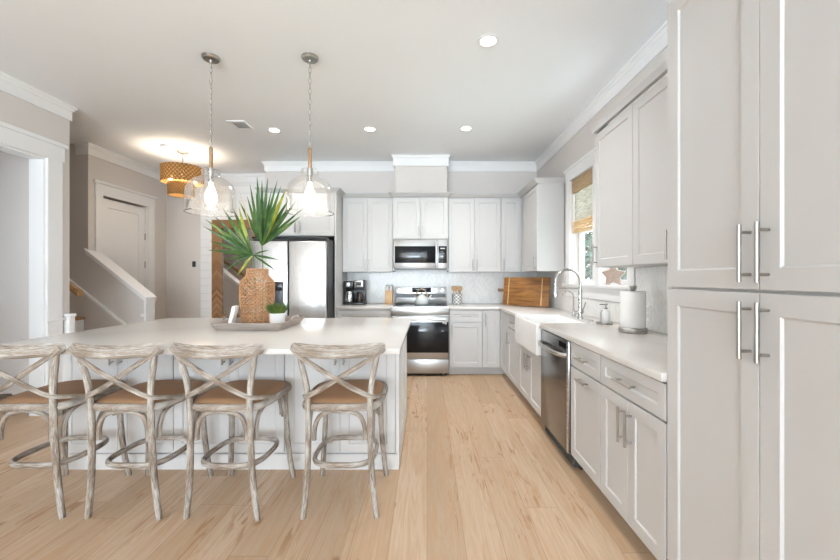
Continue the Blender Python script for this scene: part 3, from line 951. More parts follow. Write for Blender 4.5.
# microwave
t = thing('microwave', 'stainless over-the-range microwave with a dark window and side handle', 'microwave', (-0.088, 5.3, 1.41))
mx0, mx1, my = -0.467, 0.290, 5.165
build('body', MB().box(mx0, mx1, my + 0.03, 5.555, 1.41, 1.828), 'dsteel', t)
md = build('door', MB().box(mx0, 0.142, my, my + 0.029, 1.425, 1.828, 0.004), 'rsteel', t)
build('window', MB().box(mx0 + 0.02, 0.115, my - 0.004, my + 0.001, 1.50, 1.735, 0.002), 'bglass', md)
hh = MB(); hh.tube([(0.126, my - 0.036, 1.475), (0.126, my - 0.036, 1.79)], 0.012, 12)
for zz in (1.50, 1.765): hh.cyl((0.126, my - 0.036, zz), (0.126, my, zz), 0.008, 8)
build('handle', hh, 'rsteel', md)
cp = build('control_panel', MB().box(0.145, mx1, my, my + 0.029, 1.425, 1.828, 0.004), 'rsteel', t)
build('keypad', MB().box(0.158, mx1 - 0.016, my - 0.003, my + 0.001, 1.50, 1.735, 0.001), 'bglass', cp)
kb = MB()
for r in range(4):
    for c in range(3):
        kb.box(0.173 + c * 0.034, 0.183 + c * 0.034, my - 0.0042, my - 0.003, 1.528 + r * 0.034, 1.534 + r * 0.034)
kb.box(0.185, 0.25, my - 0.0042, my - 0.003, 1.695, 1.710)
build('button', kb, 'toe', cp)
build('vent_grille', MB().box(mx0 + 0.01, mx1 - 0.01, my + 0.012, my + 0.029, 1.410, 1.424), 'black', t)

# refrigerator
t = thing('refrigerator', 'stainless side-by-side refrigerator standing behind the palm', 'fridge', (-1.69, 5.0, 0))
gx0, gx1, gy = -2.15, -1.225, 4.54
build('case', MB().box(gx0, gx1, gy + 0.075, 5.53, 0.02, 1.775), 'black', t)
gm = -1.692
fl = build('door', MB().box(gx0, gm - 0.006, gy, gy + 0.068, 0.10, 1.745, 0.014, 3), 'steel_v', t)
fr_ = build('door', MB().box(gm + 0.006, gx1 - 0.004, gy, gy + 0.068, 0.10, 1.745, 0.014, 3), 'steel_v', t)
dsp = build('dispenser', MB().box(-1.95, -1.745, gy - 0.004, gy + 0.002, 0.86, 1.25, 0.003), 'black', fl)
build('dispenser_panel', MB().box(-1.93, -1.765, gy - 0.008, gy - 0.003, 1.14, 1.235, 0.002), 'bglass', dsp)
build('grille', MB().box(gx0 + 0.01, gx1 - 0.01, gy + 0.03, gy + 0.074, 0.02, 0.09), 'black', t)
build('hinge_cover', MB().box(gx0 + 0.01, gx1 - 0.01, gy + 0.02, gy + 0.16, 1.776, 1.80, 0.004), 'black', t)

# dishwasher
t = thing('dishwasher', 'dark stainless dishwasher with a bowed handle between the sink and drawers', 'dishwasher', (1.3, 2.82, 0))
build('body', MB().box(0.990, 1.62, 2.522, 3.128, 0.02, 0.872), 'gap', t)
dd = build('door', MB().box(0.955, 0.989, 2.520, 3.130, 0.105, 0.868, 0.005), 'dsteel', t)
build('control_strip', MB().box(0.9535, 0.957, 2.56, 2.70, 0.80, 0.845), 'bglass', dd)
edge = MB().box(0.953, 0.9565, 2.522, 2.548, 0.11, 0.862)
build('edge_strip', edge, 'steel', dd)
hp = smooth_path([(0.955, 3.09, 0.765), (0.915, 3.04, 0.765), (0.900, 2.83, 0.765), (0.915, 2.61, 0.765), (0.955, 2.56, 0.765)], 6)
build('handle', MB().tube(hp, 0.010, 10, 0.015), 'steel', dd)
build('toe_kick', MB().box(1.04, 1.06, 2.524, 3.126, 0.0, 0.10), 'black', t)

# ------------------------------------------------------------------ bar stools
def make_stool(label):
    r = thing('bar_stool', label, 'stool', (0, 0, 0), 'weathered cross-back stools along the island')
    def rear(s):
        pts = smooth_path([(s * 0.198, 0.030, 0), (s * 0.184, 0.028, 0.12), (s * 0.172, 0.024, 0.27), (s * 0.166, 0.018, 0.45), (s * 0.165, 0.014, 0.60),
                           (s * 0.172, 0.006, 0.72), (s * 0.193, -0.006, 0.83), (s * 0.216, -0.016, 0.92)], 5)
        return MB().tube(pts, 0.0165, 10, rfun=lambda q: 0.92 + 0.12 * math.sin(PI * q) - 0.12 * (q > 0.9))
    def fore(s):
        pts = smooth_path([(s * 0.210, 0.466, 0), (s * 0.196, 0.448, 0.14), (s * 0.184, 0.436, 0.30), (s * 0.178, 0.430, 0.45), (s * 0.176, 0.428, 0.582)], 5)
        return MB().tube(pts, 0.0165, 10)
    for s in (-1, 1):
        build('leg', rear(s), 'ww', r); build('leg', fore(s), 'ww', r)
    # bent seat frame
    half = [(0.172, 0.030), (0.205, 0.13), (0.218, 0.27), (0.210, 0.400), (0.165, 0.465), (0.08, 0.487)]
    outline = [(0, 0.020)] + half + [(0, 0.490)] + [(-x, y) for x, y in half[::-1]]
    ring = smooth_path([(x, y, 0.602) for x, y in outline], 4, True)
    build('seat_frame', MB().tube(ring, 0.016, 10, 0.021, closed=True, up=(0, 0, 1)), 'ww', r)
    # woven seat, slightly domed
    cx, cy = 0.0, 0.255
    rs = []
    for k, z in ((0.90, 0.604), (0.945, 0.620), (0.90, 0.629), (0.7, 0.634), (0.4, 0.636), (0.1, 0.637)):
        rs.append([(cx + (p.x - cx) * k, cy + (p.y - cy) * k, z) for p in ring])
    s_ = build('seat', MB().rings(rs), 'cane', r, angle=60)
    s_['label'] = 'brown woven cane seat'
    # bowed top rail
    rail = smooth_path([(-0.246, -0.004, 0.930), (-0.205, -0.032, 0.924), (-0.12, -0.062, 0.919), (0, -0.074, 0.917), (0.12, -0.062, 0.919), (0.205, -0.032, 0.924), (0.246, -0.004, 0.930)], 5)
    build('top_rail', MB().tube(rail, 0.015, 12, 0.036, up=(0, 0, 1), rfun=lambda q: 1.0 - 0.45 * abs(2 * q - 1) ** 6), 'ww', r)
    # crossed bars, sweeping on round the seat sides
    for s in (-1, 1):
        pts = smooth_path([(s * 0.240, -0.030, 0.932), (s * 0.190, -0.036, 0.886), (s * 0.08, -0.034 + s * 0.008, 0.815), (0.0, -0.024 + s * 0.009, 0.765), (-s * 0.09, -0.012 + s * 0.006, 0.708),
                           (-s * 0.170, -0.004, 0.668), (-s * 0.202, 0.07, 0.644), (-s * 0.226, 0.16, 0.620)], 5)
        build('cross_bar', MB().tube(pts, 0.008, 10, 0.0140, up=(-s * 0.5, 0, 0.85)), 'ww', r)
    # arches under the seat
    def arch(fn):
        return MB().tube([fn(u, z) for u, z in smooth2], 0.0125, 8)
    smooth2 = [(p.x, p.y) for p in smooth_path([(-1, 0.422, 0), (-0.97, 0.49, 0), (-0.80, 0.548, 0), (-0.42, 0.574, 0), (0, 0.577, 0), (0.42, 0.574, 0), (0.80, 0.548, 0), (0.97, 0.49, 0), (1, 0.422, 0)], 4)]
    build('arch_brace', arch(lambda u, z: (u * 0.138, 0.030, z)), 'ww', r)
    build('arch_brace', arch(lambda u, z: (u * 0.150, 0.424, z)), 'ww', r)
    for s in (-1, 1):
        build('arch_brace', arch(lambda u, z: (s * 0.174, 0.228 + u * 0.168, z)), 'ww', r)
    # oval foot ring threaded inside the legs
    fp = []
    for k in range(40):
        q = 2 * PI * k / 40; c, s = math.cos(q), math.sin(q); e = 0.62
        fp.append((0.172 * math.copysign(abs(c) ** e, c), 0.232 + 0.180 * math.copysign(abs(s) ** e, s), 0.272))
    build('foot_ring', MB().tube(fp, 0.0125, 10, 0.0165, closed=True, up=(0, 0, 1)), 'ww', r)
    return r


st0 = make_stool('weathered cross-back stool at the end of the island nearest the range')
stools = [(-0.471, 1.988, 1.0, None),
          (-1.108, 1.980, -3.0, 'weathered cross-back stool drawn up straight in front of the potted palm tray'),
          (-1.640, 1.984, -2.0, 'weathered cross-back stool with the browner splayed back leg, second along from the doorway'),
          (-2.170, 1.988, 0.0, 'weathered cross-back stool nearest the cased doorway, partly cut by the picture edge')]
for i, (x, y, a, lab) in enumerate(stools):
    o = st0 if i == 0 else copy_tree(st0)
    o.location = (x, y, 0); o.rotation_euler = (0, 0, math.radians(a))
    if lab: o['label'] = lab

# ------------------------------------------------------------------ hanging lamps
def make_pendant(label):
    r = thing('pendant_lamp', label, 'lamp', (0, 0, 1.80), 'glass pendants over the island')
    b = lambda n, m, mat, p=r, **k: build(n, m, mat, p, **k)
    c = b('canopy', MB().lathe([(0, 3.019), (0.064, 3.019), (0.064, 3.008), (0.055, 2.996), (0.012, 2.992), (0.008, 2.975), (0, 2.975)], n=32), 'nickel')
    ch = MB(); z = 2.978; k = 0
    while z > 2.345:
        ax = Vector((1, 0, 0)) if k % 2 else Vector((0, 1, 0))
        pts = [Vector((0, 0, z - 0.02)) + ax * (0.0095 * math.cos(q)) + Vector((0, 0, 1)) * (0.0235 * math.sin(q)) for q in [2 * PI * j / 10 for j in range(10)]]
        ch.tube(pts, 0.0022, 5, closed=True, up=ax.cross(Vector((0, 0, 1))))
        z -= 0.041; k += 1
    b('chain', ch, 'nickel')
    b('rope_stem', MB().lathe([(0, 2.315), (0.011, 2.315)] + [(0.0135 + 0.0015 * (j % 2), 2.31 - j * 0.0065) for j in range(24)] + [(0.012, 2.15), (0, 2.15)], n=14), 'rope')
    b('collar', MB().lathe([(0, 2.152), (0.022, 2.152), (0.024, 2.135), (0.020, 2.09), (0.018, 2.045), (0, 2.045)], n=20), 'nickel')
    gl = [(0.024, 2.140), (0.060, 2.141), (0.068, 2.132), (0.066, 2.118), (0.062, 2.098), (0.066, 2.084), (0.086, 2.074), (0.122, 2.056), (0.154, 2.026), (0.171, 1.988), (0.177, 1.945), (0.178, 1.85), (0.179, 1.803)]
    b('glass_shade', MB().lathe(gl, n=48), 'seed', fix=False, angle=60)
    b('rim', MB().tube([(0.179 * math.cos(2 * PI * j / 48), 0.179 * math.sin(2 * PI * j / 48), 1.804) for j in range(48)], 0.003, 6, closed=True), 'clear')
    b('bulb', MB().lathe([(0, 2.044), (0.014, 2.04), (0.017, 2.01), (0.036, 1.965), (0.042, 1.93), (0.037, 1.88), (0.018, 1.855), (0, 1.848)], n=20), 'bulb')
    return r


p0 = make_pendant('clear glass pendant hanging above the palm fronds')
p0.location = (-0.913, 2.91, 1.80)
p0['label'] = 'clear glass pendant with rope stem hanging in front of the cabinet over the refrigerator'
p1 = copy_tree(p0); p1.location = (-1.685, 2.91, 1.80)
p1['label'] = 'clear glass pendant with rope stem hanging beside the woven foyer light'
for o in (p0, p1):
    ld = bpy.data.lights.new('bulb_light', 'POINT'); ld.energy = 5; ld.color = (1, 0.82, 0.6); ld.shadow_soft_size = 0.04
    lo = bpy.data.objects.new('bulb_light', ld); lo.location = (o.location.x, o.location.y, 1.80); COL.objects.link(lo)

# woven foyer light, two oval tiers
fx, fy = -3.34, 5.10
t = thing('woven_chandelier', 'two-tier woven rattan ceiling light glowing amber in the foyer', 'lamp', (fx, fy, 2.45))
build('canopy', MB().lathe([(0, 3.019), (0.07, 3.019), (0.07, 3.0), (0.05, 2.992), (0, 2.99)], (fx, fy, 0), 24), 'nickel', t)
build('rod', MB().cyl((fx, fy, 2.785), (fx, fy, 2.995), 0.009, 10), 'nickel', t)
build('upper_tier', MB().lathe([(0.250, 2.805), (0.254, 2.80), (0.254, 2.59), (0.250, 2.585), (0.246, 2.59), (0.246, 2.80), (0.250, 2.805)], (fx, fy, 0), 40), 'rattan', t)
build('lower_tier', MB().lathe([(0.155, 2.583), (0.159, 2.578), (0.159, 2.42), (0.155, 2.415), (0.151, 2.42), (0.151, 2.578), (0.155, 2.583)], (fx - 0.02, fy, 0), 32), 'rattan', t)
sp_ = MB()
for q in range(4):
    a = q * PI / 2 + 0.4
    sp_.cyl((fx, fy, 2.79), (fx + 0.25 * math.cos(a), fy + 0.25 * math.sin(a), 2.79), 0.004, 6)
build('spoke', sp_, 'nickel', t)
build('stem', MB().cyl((fx, fy, 2.50), (fx, fy, 2.79), 0.006, 8), 'nickel', t)
for q in range(3):
    a = q * 2 * PI / 3 - PI / 2 + 0.55
    bx, by = fx + 0.17 * math.cos(a), fy + 0.17 * math.sin(a)
    s_ = build('socket', MB().cyl((bx, by, 2.72), (bx, by, 2.787), 0.014, 10), 'nickel', t)
    build('bulb', MB().lathe([(0, 0.0), (0.013, 0.0), (0.026, -0.03), (0.03, -0.055), (0.02, -0.082), (0, -0.09)], (bx, by, 2.72), 16), 'bulb2', s_)
ld = bpy.data.lights.new('foyer_light', 'POINT'); ld.energy = 42; ld.color = (1, 0.86, 0.68); ld.shadow_soft_size = 0.10
lo = bpy.data.objects.new('foyer_light', ld); lo.location = (fx, fy, 2.69); COL.objects.link(lo)

# recessed downlights
DL = [(0.444, 2.71, 'recessed ceiling downlight nearest the camera, above the aisle'),
      (-1.78, 4.35, 'recessed ceiling downlight beside the air vent'),
      (-0.66, 4.32, 'recessed ceiling downlight between the island pendants and the boxed vent chase'),
      (0.45, 4.30, 'recessed ceiling downlight over the aisle in front of the spoon crock')]
d0 = None
for x, y, lab in DL:
    if d0 is None:
        d0 = thing('downlight', lab, 'light', (0, 0, ZC), 'recessed downlights in the kitchen ceiling')
        build('trim_ring', MB().lathe([(0.056, -0.001), (0.078, -0.001), (0.080, -0.005), (0.062, -0.007), (0.056, -0.004), (0.056, -0.001)], (0, 0, ZC), 32), 'trim', d0)
        build('lens', MB().lathe([(0, -0.0015), (0.0555, -0.0015), (0.0555, -0.003), (0, -0.003)], (0, 0, ZC), 32), 'led', d0)
        o = d0
    else:
        o = copy_tree(d0)
    o.location = (x, y, ZC); o['label'] = lab
    ld = bpy.data.lights.new('downlight_beam', 'SPOT'); ld.energy = 145 if x > 0 else 80; ld.color = (1, 0.98, 0.95); ld.spot_size = 2.3; ld.spot_blend = 0.9; ld.shadow_soft_size = 0.055
    lo = bpy.data.objects.new('downlight_beam', ld); lo.location = (x, y, ZC - 0.02); COL.objects.link(lo)

t = thing('air_vent', 'white slotted air vent in the ceiling between the pendants', 'vent', (-2.10, 4.20, ZC))
build('frame', MB().box(-2.20, -2.00, 4.08, 4.11, ZC - 0.012, ZC - 0.001).box(-2.20, -2.00, 4.29, 4.32, ZC - 0.012, ZC - 0.001)
      .box(-2.20, -2.17, 4.11, 4.29, ZC - 0.012, ZC - 0.001).box(-2.03, -2.00, 4.11, 4.29, ZC - 0.012, ZC - 0.001), 'trim', t)
build('backing', MB().box(-2.17, -2.03, 4.11, 4.29, ZC - 0.003, ZC - 0.001), 'gap', t)
sv = MB()
for k in range(4):
    sv.box(-2.17 + k * 0.035 + 0.004, -2.17 + k * 0.035 + 0.014, 4.11, 4.29, ZC - 0.011, ZC - 0.004)
build('slats', sv, 'trim', t)
tag(build('smoke_detector', MB().lathe([(0, 0), (0.062, 0), (0.068, -0.012), (0.06, -0.034), (0.03, -0.04), (0, -0.04)], (-3.41, 4.88, ZC - 0.001), 28), 'trim'),
    'round white smoke detector on the ceiling beside the woven light', 'detector')

# ------------------------------------------------------------------ hall objects
t = thing('leaning_mirror', 'large mirror in a brown herringbone wood frame on the shiplap wall', 'mirror', (-3.1, 6.18, 0.55))
mxa, mxb, mza, mzb, my0, my1 = -3.56, -2.68, 0.55, 2.255, 6.165, 6.2045
fw = 0.168
build('frame', MB().box(mxa, mxa + fw, my0, my1, mza, mzb).box(mxb - fw, mxb, my0, my1, mza, mzb)
      .box(mxa + fw, mxb - fw, my0, my1, mzb - fw * 0.85, mzb).box(mxa + fw, mxb - fw, my0, my1, mza, mza + fw * 0.85), 'herring', t)
build('glass', MB().box(mxa + fw, mxb - fw, my1 - 0.014, my1 - 0.004, mza + fw * 0.85, mzb - fw * 0.85), 'mirror', t)
tag(build('thermostat', MB().box(-3.905, -3.855, 6.198, 6.2195, 1.475, 1.57, 0.006), 'black'), 'small black wall control on the greige hall wall beside the shiplap', 'thermostat')

# stairs rising away behind the left wall
t = thing('staircase', 'white stairs with stained oak treads rising behind the sloped knee wall', 'stairs', (-4.6, 4.3, 0))
for k in range(1, 8):
    zt = 0.795 - 0.19 * 4 + 0.19 * k - 0.0
    xn = -4.35 + 0.255 * (4 - k)
    if zt > 2.6: break
    build('tread', MB().box(xn - 0.275, xn, 3.765, 4.755, zt - 0.028, zt, 0.006), 'oakdk', t)
    build('riser', MB().box(xn - 0.045, xn - 0.025, 3.765, 4.755, zt - 0.19, zt - 0.029), 'trim', t)
sk_ = [(-3.60, 0.35), (-5.6, 0.35 + 2.0 * 0.745), (-5.6, 0.05 + 2.0 * 0.745), (-3.60, 0.05)]
build('skirt_board', MB().prism([(-3.60, 0.50), (-5.4, 0.50 + 1.8 * 0.80), (-5.4, 0.47 + 1.8 * 0.80), (-3.60, 0.47)], lambda u, v, q: (u, q, v), 4.757, 4.788), 'trim', t)
build('stringer', MB().prism([(-3.60, 0.0), (-3.60, 0.47), (-5.4, 0.47 + 1.8 * 0.80), (-5.4, 0.0)], lambda u, v, q: (u, q, v), 4.76, 4.785), 'wall', t)
t = thing('handrail', 'short stained oak handrail end poking out beyond the doorway wall', 'handrail', (-4.2, 4.2, 0.8))
build('rail', MB().prism([(-0.035, -0.03), (0.035, -0.03), (0.042, 0.0), (0.025, 0.032), (-0.025, 0.032), (-0.042, 0.0)], lambda u, v, q: (q, 4.05 + u, 1.295 + v - (q + 4.0) * 0.7), -4.6, -3.76), 'oakdk', t)
build('bracket', MB().cyl((-4.1, 4.05, 1.34), (-4.1, 3.757, 1.26), 0.008, 8), 'nickel', t)
t = thing('gate_post', 'short white square post with a cap at the end of the doorway wall', 'post', (-3.53, 3.70, 0))
build('post', MB().box(-3.597, -3.537, 3.690, 3.75, 0, 0.91, 0.003), 'trim', t)
build('cap', MB().box(-3.598, -3.527, 3.685, 3.756, 0.91, 0.94, 0.006), 'trim', t)
build('latch', MB().box(-3.5715, -3.560, 3.50, 3.692, 0.885, 0.905, 0.003), 'trim', t)

# ------------------------------------------------------------------ on the island: tray, vase, palm, moss pot, card
TX0, TX1, TY0, TY1 = -1.515, -1.07, 2.70, 3.14
t = thing('serving_tray', 'grey-brown wooden tray with flared sides under the woven vase', 'tray', (-1.29, 2.92, 0.914))
zb = 0.9145
build('base', MB().box(TX0, TX1, TY0, TY1, zb, zb + 0.012), 'tray', t)
def flare(p, q, out):
    o = Vector(out) * 0.035
    P, Q = Vector(p), Vector(q); d = (Q - P).normalized() * 0.035
    th = Vector(out) * -0.012
    a = [P, Q, Q + o + d, P + o - d]
    lo = [(v.x, v.y, zb + (0 if i < 2 else 0.058)) for i, v in enumerate(a)]
    hi = [(v.x + th.x, v.y + th.y, zb + (0.001 if i < 2 else 0.058)) for i, v in enumerate(a)]
    return MB().rings([lo, hi])
build('side', flare((TX0, TY0), (TX1, TY0), (0, -1)), 'tray', t)
build('side', flare((TX1, TY1), (TX0, TY1), (0, 1)), 'tray', t)
for s, (p, q, o) in enumerate((((TX1, TY0), (TX1, TY1), (1, 0)), ((TX0, TY1), (TX0, TY0), (-1, 0)))):
    e = build('side', flare(p, q, o), 'tray', t)
    # raised grip over the end wall
    gx = p[0] + o[0] * 0.034
    gp = smooth_path([(gx, 2.83, zb + 0.055), (gx + o[0] * 0.006, 2.86, zb + 0.078), (gx + o[0] * 0.008, 2.92, zb + 0.084), (gx + o[0] * 0.006, 2.98, zb + 0.078), (gx, 3.01, zb + 0.055)], 5)
    build('grip', MB().tube(gp, 0.006, 8, 0.010), 'tray', e)

VXc, VYc, VZ = -1.365, 3.00, 0.9275
def vr(z):
    pr = [(0, 0.104), (0.01, 0.110), (0.10, 0.120), (0.22, 0.128), (0.315, 0.130), (0.348, 0.120), (0.372, 0.098), (0.385, 0.083), (0.398, 0.078), (0.432, 0.078), (0.440, 0.080)]
    for (z0, r0), (z1, r1) in zip(pr, pr[1:]):
        if z <= z1: return r0 + (r1 - r0) * (z - z0) / (z1 - z0)
    return pr[-1][1]
t = thing('woven_vase', 'tall rattan lattice vase holding palm fronds on the tray', 'vase', (VXc, VYc, VZ))
wv = MB(); nh = 22
for sgn in (-1, 1):
    for k in range(nh):
        pts = []
        for j in range(29):
            z = 0.440 * j / 28; a = 2 * PI * k / nh + sgn * 4.2 * (z / 0.440); r = vr(z)
            pts.append((VXc + r * math.cos(a), VYc + r * math.sin(a), VZ + z))
        wv.tube(pts, 0.0042, 4)
build('weave', wv, 'vase', t)
for z in (0.004, 0.075, 0.15, 0.225, 0.315, 0.385, 0.438):
    r = vr(z) + 0.001
    build('band', MB().tube([(VXc + r * math.cos(2 * PI * j / 40), VYc + r * math.sin(2 * PI * j / 40), VZ + z) for j in range(40)], 0.0055 if z in (0.004, 0.438) else 0.004, 6, closed=True), 'vase', t)
build('base', MB().lathe([(0, 0.0), (0.10, 0.0), (0.104, 0.006), (0, 0.008)], (VXc, VYc, VZ), 28), 'vase', t)

def blade(mb, hub, tip, wid, sag=0.06, fold=0.35, twist=0.0):
    H, T = Vector(hub), Vector(tip); d = T - H; L = d.length
    side = d.cross(Vector((0, -1, 0.25)))
    if side.length < 1e-4: side = Vector((1, 0, 0))
    side.normalize(); nrm = side.cross(d).normalized()
    side = (side * math.cos(twist) + nrm * math.sin(twist)); nrm = side.cross(d).normalized()
    n = 9; vs = []; fs = []
    for i in range(n):
        q = i / (n - 1)
        wq = 1.08 * wid * (0.16 + 0.84 * min(1, q / 0.4) ** 0.8) * (1 - max(0, (q - 0.4) / 0.6) ** 1.6) if i < n - 1 else 0.0006
        c = H + d * q + Vector((0, 0, -1)) * (sag * L * q * q)
        vs += [c + side * wq + nrm * wq * fold, c, c - side * wq + nrm * wq * fold]
    for i in range(n - 1):
        a = i * 3
        fs += [(a, a + 1, a + 4, a + 3), (a + 1, a + 2, a + 5, a + 4)]
    mb.add(vs, fs)


def frond(label, hub_px, hub_d, tips, base_pt, extra=None):
    hub = at(*hub_px, hub_d)
    t = thing('palm_frond', label, 'palm leaf', base_pt)
    mid = (Vector(base_pt) + hub) / 2 + Vector((0.01, 0.0, 0.0))
    build('stalk', MB().tube(smooth_path([base_pt, mid, hub], 6), 0.0045, 8), 'stalk', t)
    m1, m2 = MB(), MB()
    for (px, py, dd, wid) in tips:
        tip = at(px, py, hub_d + dd)
        blade(m2 if random.random() < 0.10 else m1, hub, tip + Vector((0, 0, 0.03 * (tip - hub).length)), wid, 0.03, 0.3 + random.random() * 0.3, random.uniform(-0.5, 0.5))
    build('leaflets', m1, 'leaf', t, fix=False, angle=80)
    if m2.v:
        o = build('leaflets', m2, 'leaf2', t, fix=False, angle=80); o['label'] = 'yellow-green leaflets'
    if extra:
        for (a, b, wid, mat, lab) in extra:
            mb = MB(); blade(mb, at(*a), at(*b), wid, 0.0)
            o = build('dry_leaflet', mb, mat, t, fix=False, angle=80); o['label'] = lab
    return t


frond('upright green fan palm frond standing in the woven vase', (262, 246), 3.0,
      [(239, 201, 0.22, 0.014), (250, 184, 0.06, 0.016), (257, 176, -0.05, 0.017), (262, 180, 0.10, 0.015), (268, 177, -0.02, 0.018), (277.5, 180, 0.06, 0.018), (281, 186, -0.08, 0.016),
       (286.5, 188, 0.24, 0.018), (291, 196, 0.26, 0.015), (297, 200, 0.25, 0.018), (303.5, 208, 0.24, 0.018), (301, 216, 0.20, 0.016), (247, 196, 0.12, 0.014), (272, 188, 0.14, 0.015),
       (256, 192, -0.14, 0.015), (288, 208, 0.22, 0.015), (278, 198, -0.16, 0.015)],
      (VXc + 0.035, VYc, VZ + 0.03),
      [((252, 232, 2.97), (239.5, 191, 3.2), 0.004, 'dry', 'dry straw-coloured leaflet')])
frond('lower green fan palm frond spreading sideways from the woven vase', (253, 255), 2.98,
      [(205, 219, 0.05, 0.014), (203, 226, -0.08, 0.014), (213.5, 215, 0.24, 0.015), (222.5, 208, 0.24, 0.016), (232, 206, 0.24, 0.016), (241, 213, 0.12, 0.014), (210, 241, 0.0, 0.014), (207.5, 250, 0.10, 0.013),
       (220, 251, -0.12, 0.014), (218, 231, -0.14, 0.014), (228, 218, 0.2, 0.015), (223, 271, -0.05, 0.010), (237, 276, -0.02, 0.012), (280, 260, -0.12, 0.010), (276, 271, -0.08, 0.009), (270, 250, -0.18, 0.010), (227, 260, 0.05, 0.012)],
      (VXc - 0.01, VYc - 0.01, VZ + 0.03),
      [((247, 240, 2.87), (239, 207, 2.85), 0.013, 'leaf2', 'yellowed leaflet'), ((248, 236, 2.86), (240, 219, 2.84), 0.010, 'leaf2', 'yellowed leaflet')])

px_, py_ = -1.158, 2.89
t = thing('moss_pot', 'small white pot of bushy green grass on the tray', 'potted plant', (px_, py_, 0.927))
build('pot', MB().lathe([(0, 0), (0.052, 0), (0.055, 0.004), (0.060, 0.095), (0.057, 0.098), (0.053, 0.090), (0, 0.086)], (px_, py_, 0.927), 28), 'ceramic', t)
gm_ = MB()
for k in range(260):
    a = random.uniform(0, 2 * PI); r0 = 0.045 * math.sqrt(random.random()); el = random.uniform(0.85, 1.5)
    L = random.uniform(0.06, 0.115); h = Vector((px_ + r0 * math.cos(a), py_ + r0 * math.sin(a), 1.012))
    a2 = a + random.uniform(-0.6, 0.6)
    blade(gm_, h, h + Vector((math.cos(a2) * math.cos(el), math.sin(a2) * math.cos(el), math.sin(el))) * L, 0.0035, 0.1)
g_ = build('grass', gm_, 'grassy', t, fix=False); g_['kind'] = 'stuff'
cb = MB().box(-0.012, 0.012, -0.05, 0.05, 0, 0.158, 0.002)
cb.xform(Matrix.Translation((-1.475, 2.80, 0.930)) @ Matrix.Rotation(math.radians(12), 4, 'Z') @ Matrix.Rotation(math.radians(13), 4, 'Y'))
tag(build('block_sign', cb, 'paper'), 'plain white block propped on the tray beside the woven vase', 'sign')

# ------------------------------------------------------------------ on the back worktop
WZ = 0.9145
# coffee maker
t = thing('coffee_maker', 'black and chrome coffee maker with carafe under the wall cabinets', 'coffee maker', (-1.03, 5.33, WZ))
build('base', MB().box(-1.185 + 0.01, -0.88, 5.22, 5.46, WZ, WZ + 0.035, 0.008), 'black', t)
build('tower', MB().box(-1.17, -0.885, 5.37, 5.46, WZ + 0.0355, WZ + 0.235, 0.006), 'black', t)
hd = build('head', MB().box(-1.17, -1.035, 5.23, 5.46, WZ + 0.236, WZ + 0.335, 0.012).box(-1.025, -0.885, 5.225, 5.46, WZ + 0.21, WZ + 0.35, 0.012), 'black', t)
build('chrome_panel', MB().box(-1.135, -1.085, 5.225, 5.231, WZ + 0.255, WZ + 0.315, 0.003), 'steel', hd)
build('chrome_panel', MB().box(-1.015, -0.895, 5.218, 5.226, WZ + 0.25, WZ + 0.345, 0.003), 'steel', hd)
build('display', MB().box(-0.995, -0.915, 5.215, 5.2185, WZ + 0.275, WZ + 0.325, 0.001), 'black', hd)
build('carafe', MB().lathe([(0, 0), (0.055, 0), (0.062, 0.02), (0.058, 0.09), (0.045, 0.13), (0.045, 0.15), (0, 0.152)], (-1.105, 5.30, WZ + 0.036), 24), 'steel', t)
build('carafe_handle', MB().tube(smooth_path([(-1.105, 5.25, WZ + 0.17), (-1.105, 5.20, WZ + 0.165), (-1.105, 5.195, WZ + 0.10), (-1.105, 5.235, WZ + 0.07)], 5), 0.008, 8), 'black', t)
build('carafe', MB().lathe([(0, 0), (0.05, 0), (0.054, 0.02), (0.05, 0.11), (0.04, 0.14), (0, 0.142)], (-0.955, 5.30, WZ + 0.036), 24), 'coffee', t)
# wooden caddy with two shakers
t = thing('wooden_caddy', 'small pale wooden caddy on the worktop beside the range', 'caddy', (-0.55, 5.40, WZ))
build('box', MB().box(-0.602, -0.498, 5.36, 5.45, WZ, WZ + 0.20, 0.003), 'beech', t)
build('label_plate', MB().box(-0.585, -0.515, 5.357, 5.3605, WZ + 0.08, WZ + 0.14), 'pale', t)
for k, (sx_, lab) in enumerate(((-0.578, 'grey-capped shaker on the wooden caddy, the one by the coffee maker'), (-0.523, 'grey-capped shaker on the wooden caddy, the one by the range'))):
    if k == 0:
        s0 = thing('shaker', lab, 'shaker', (sx_, 5.405, WZ + 0.2005), 'shakers on the wooden caddy')
        build('jar', MB().lathe([(0, 0), (0.021, 0), (0.022, 0.045), (0.018, 0.055), (0, 0.056)], (sx_, 5.405, WZ + 0.2005), 16), 'ceramic', s0)
        build('lid', MB().lathe([(0, 0.056), (0.019, 0.056), (0.019, 0.072), (0.012, 0.082), (0, 0.084)], (sx_, 5.405, WZ + 0.2005), 16), 'steel', s0)
    else:
        s1 = copy_tree(s0); s1.location.x = sx_; s1['label'] = lab
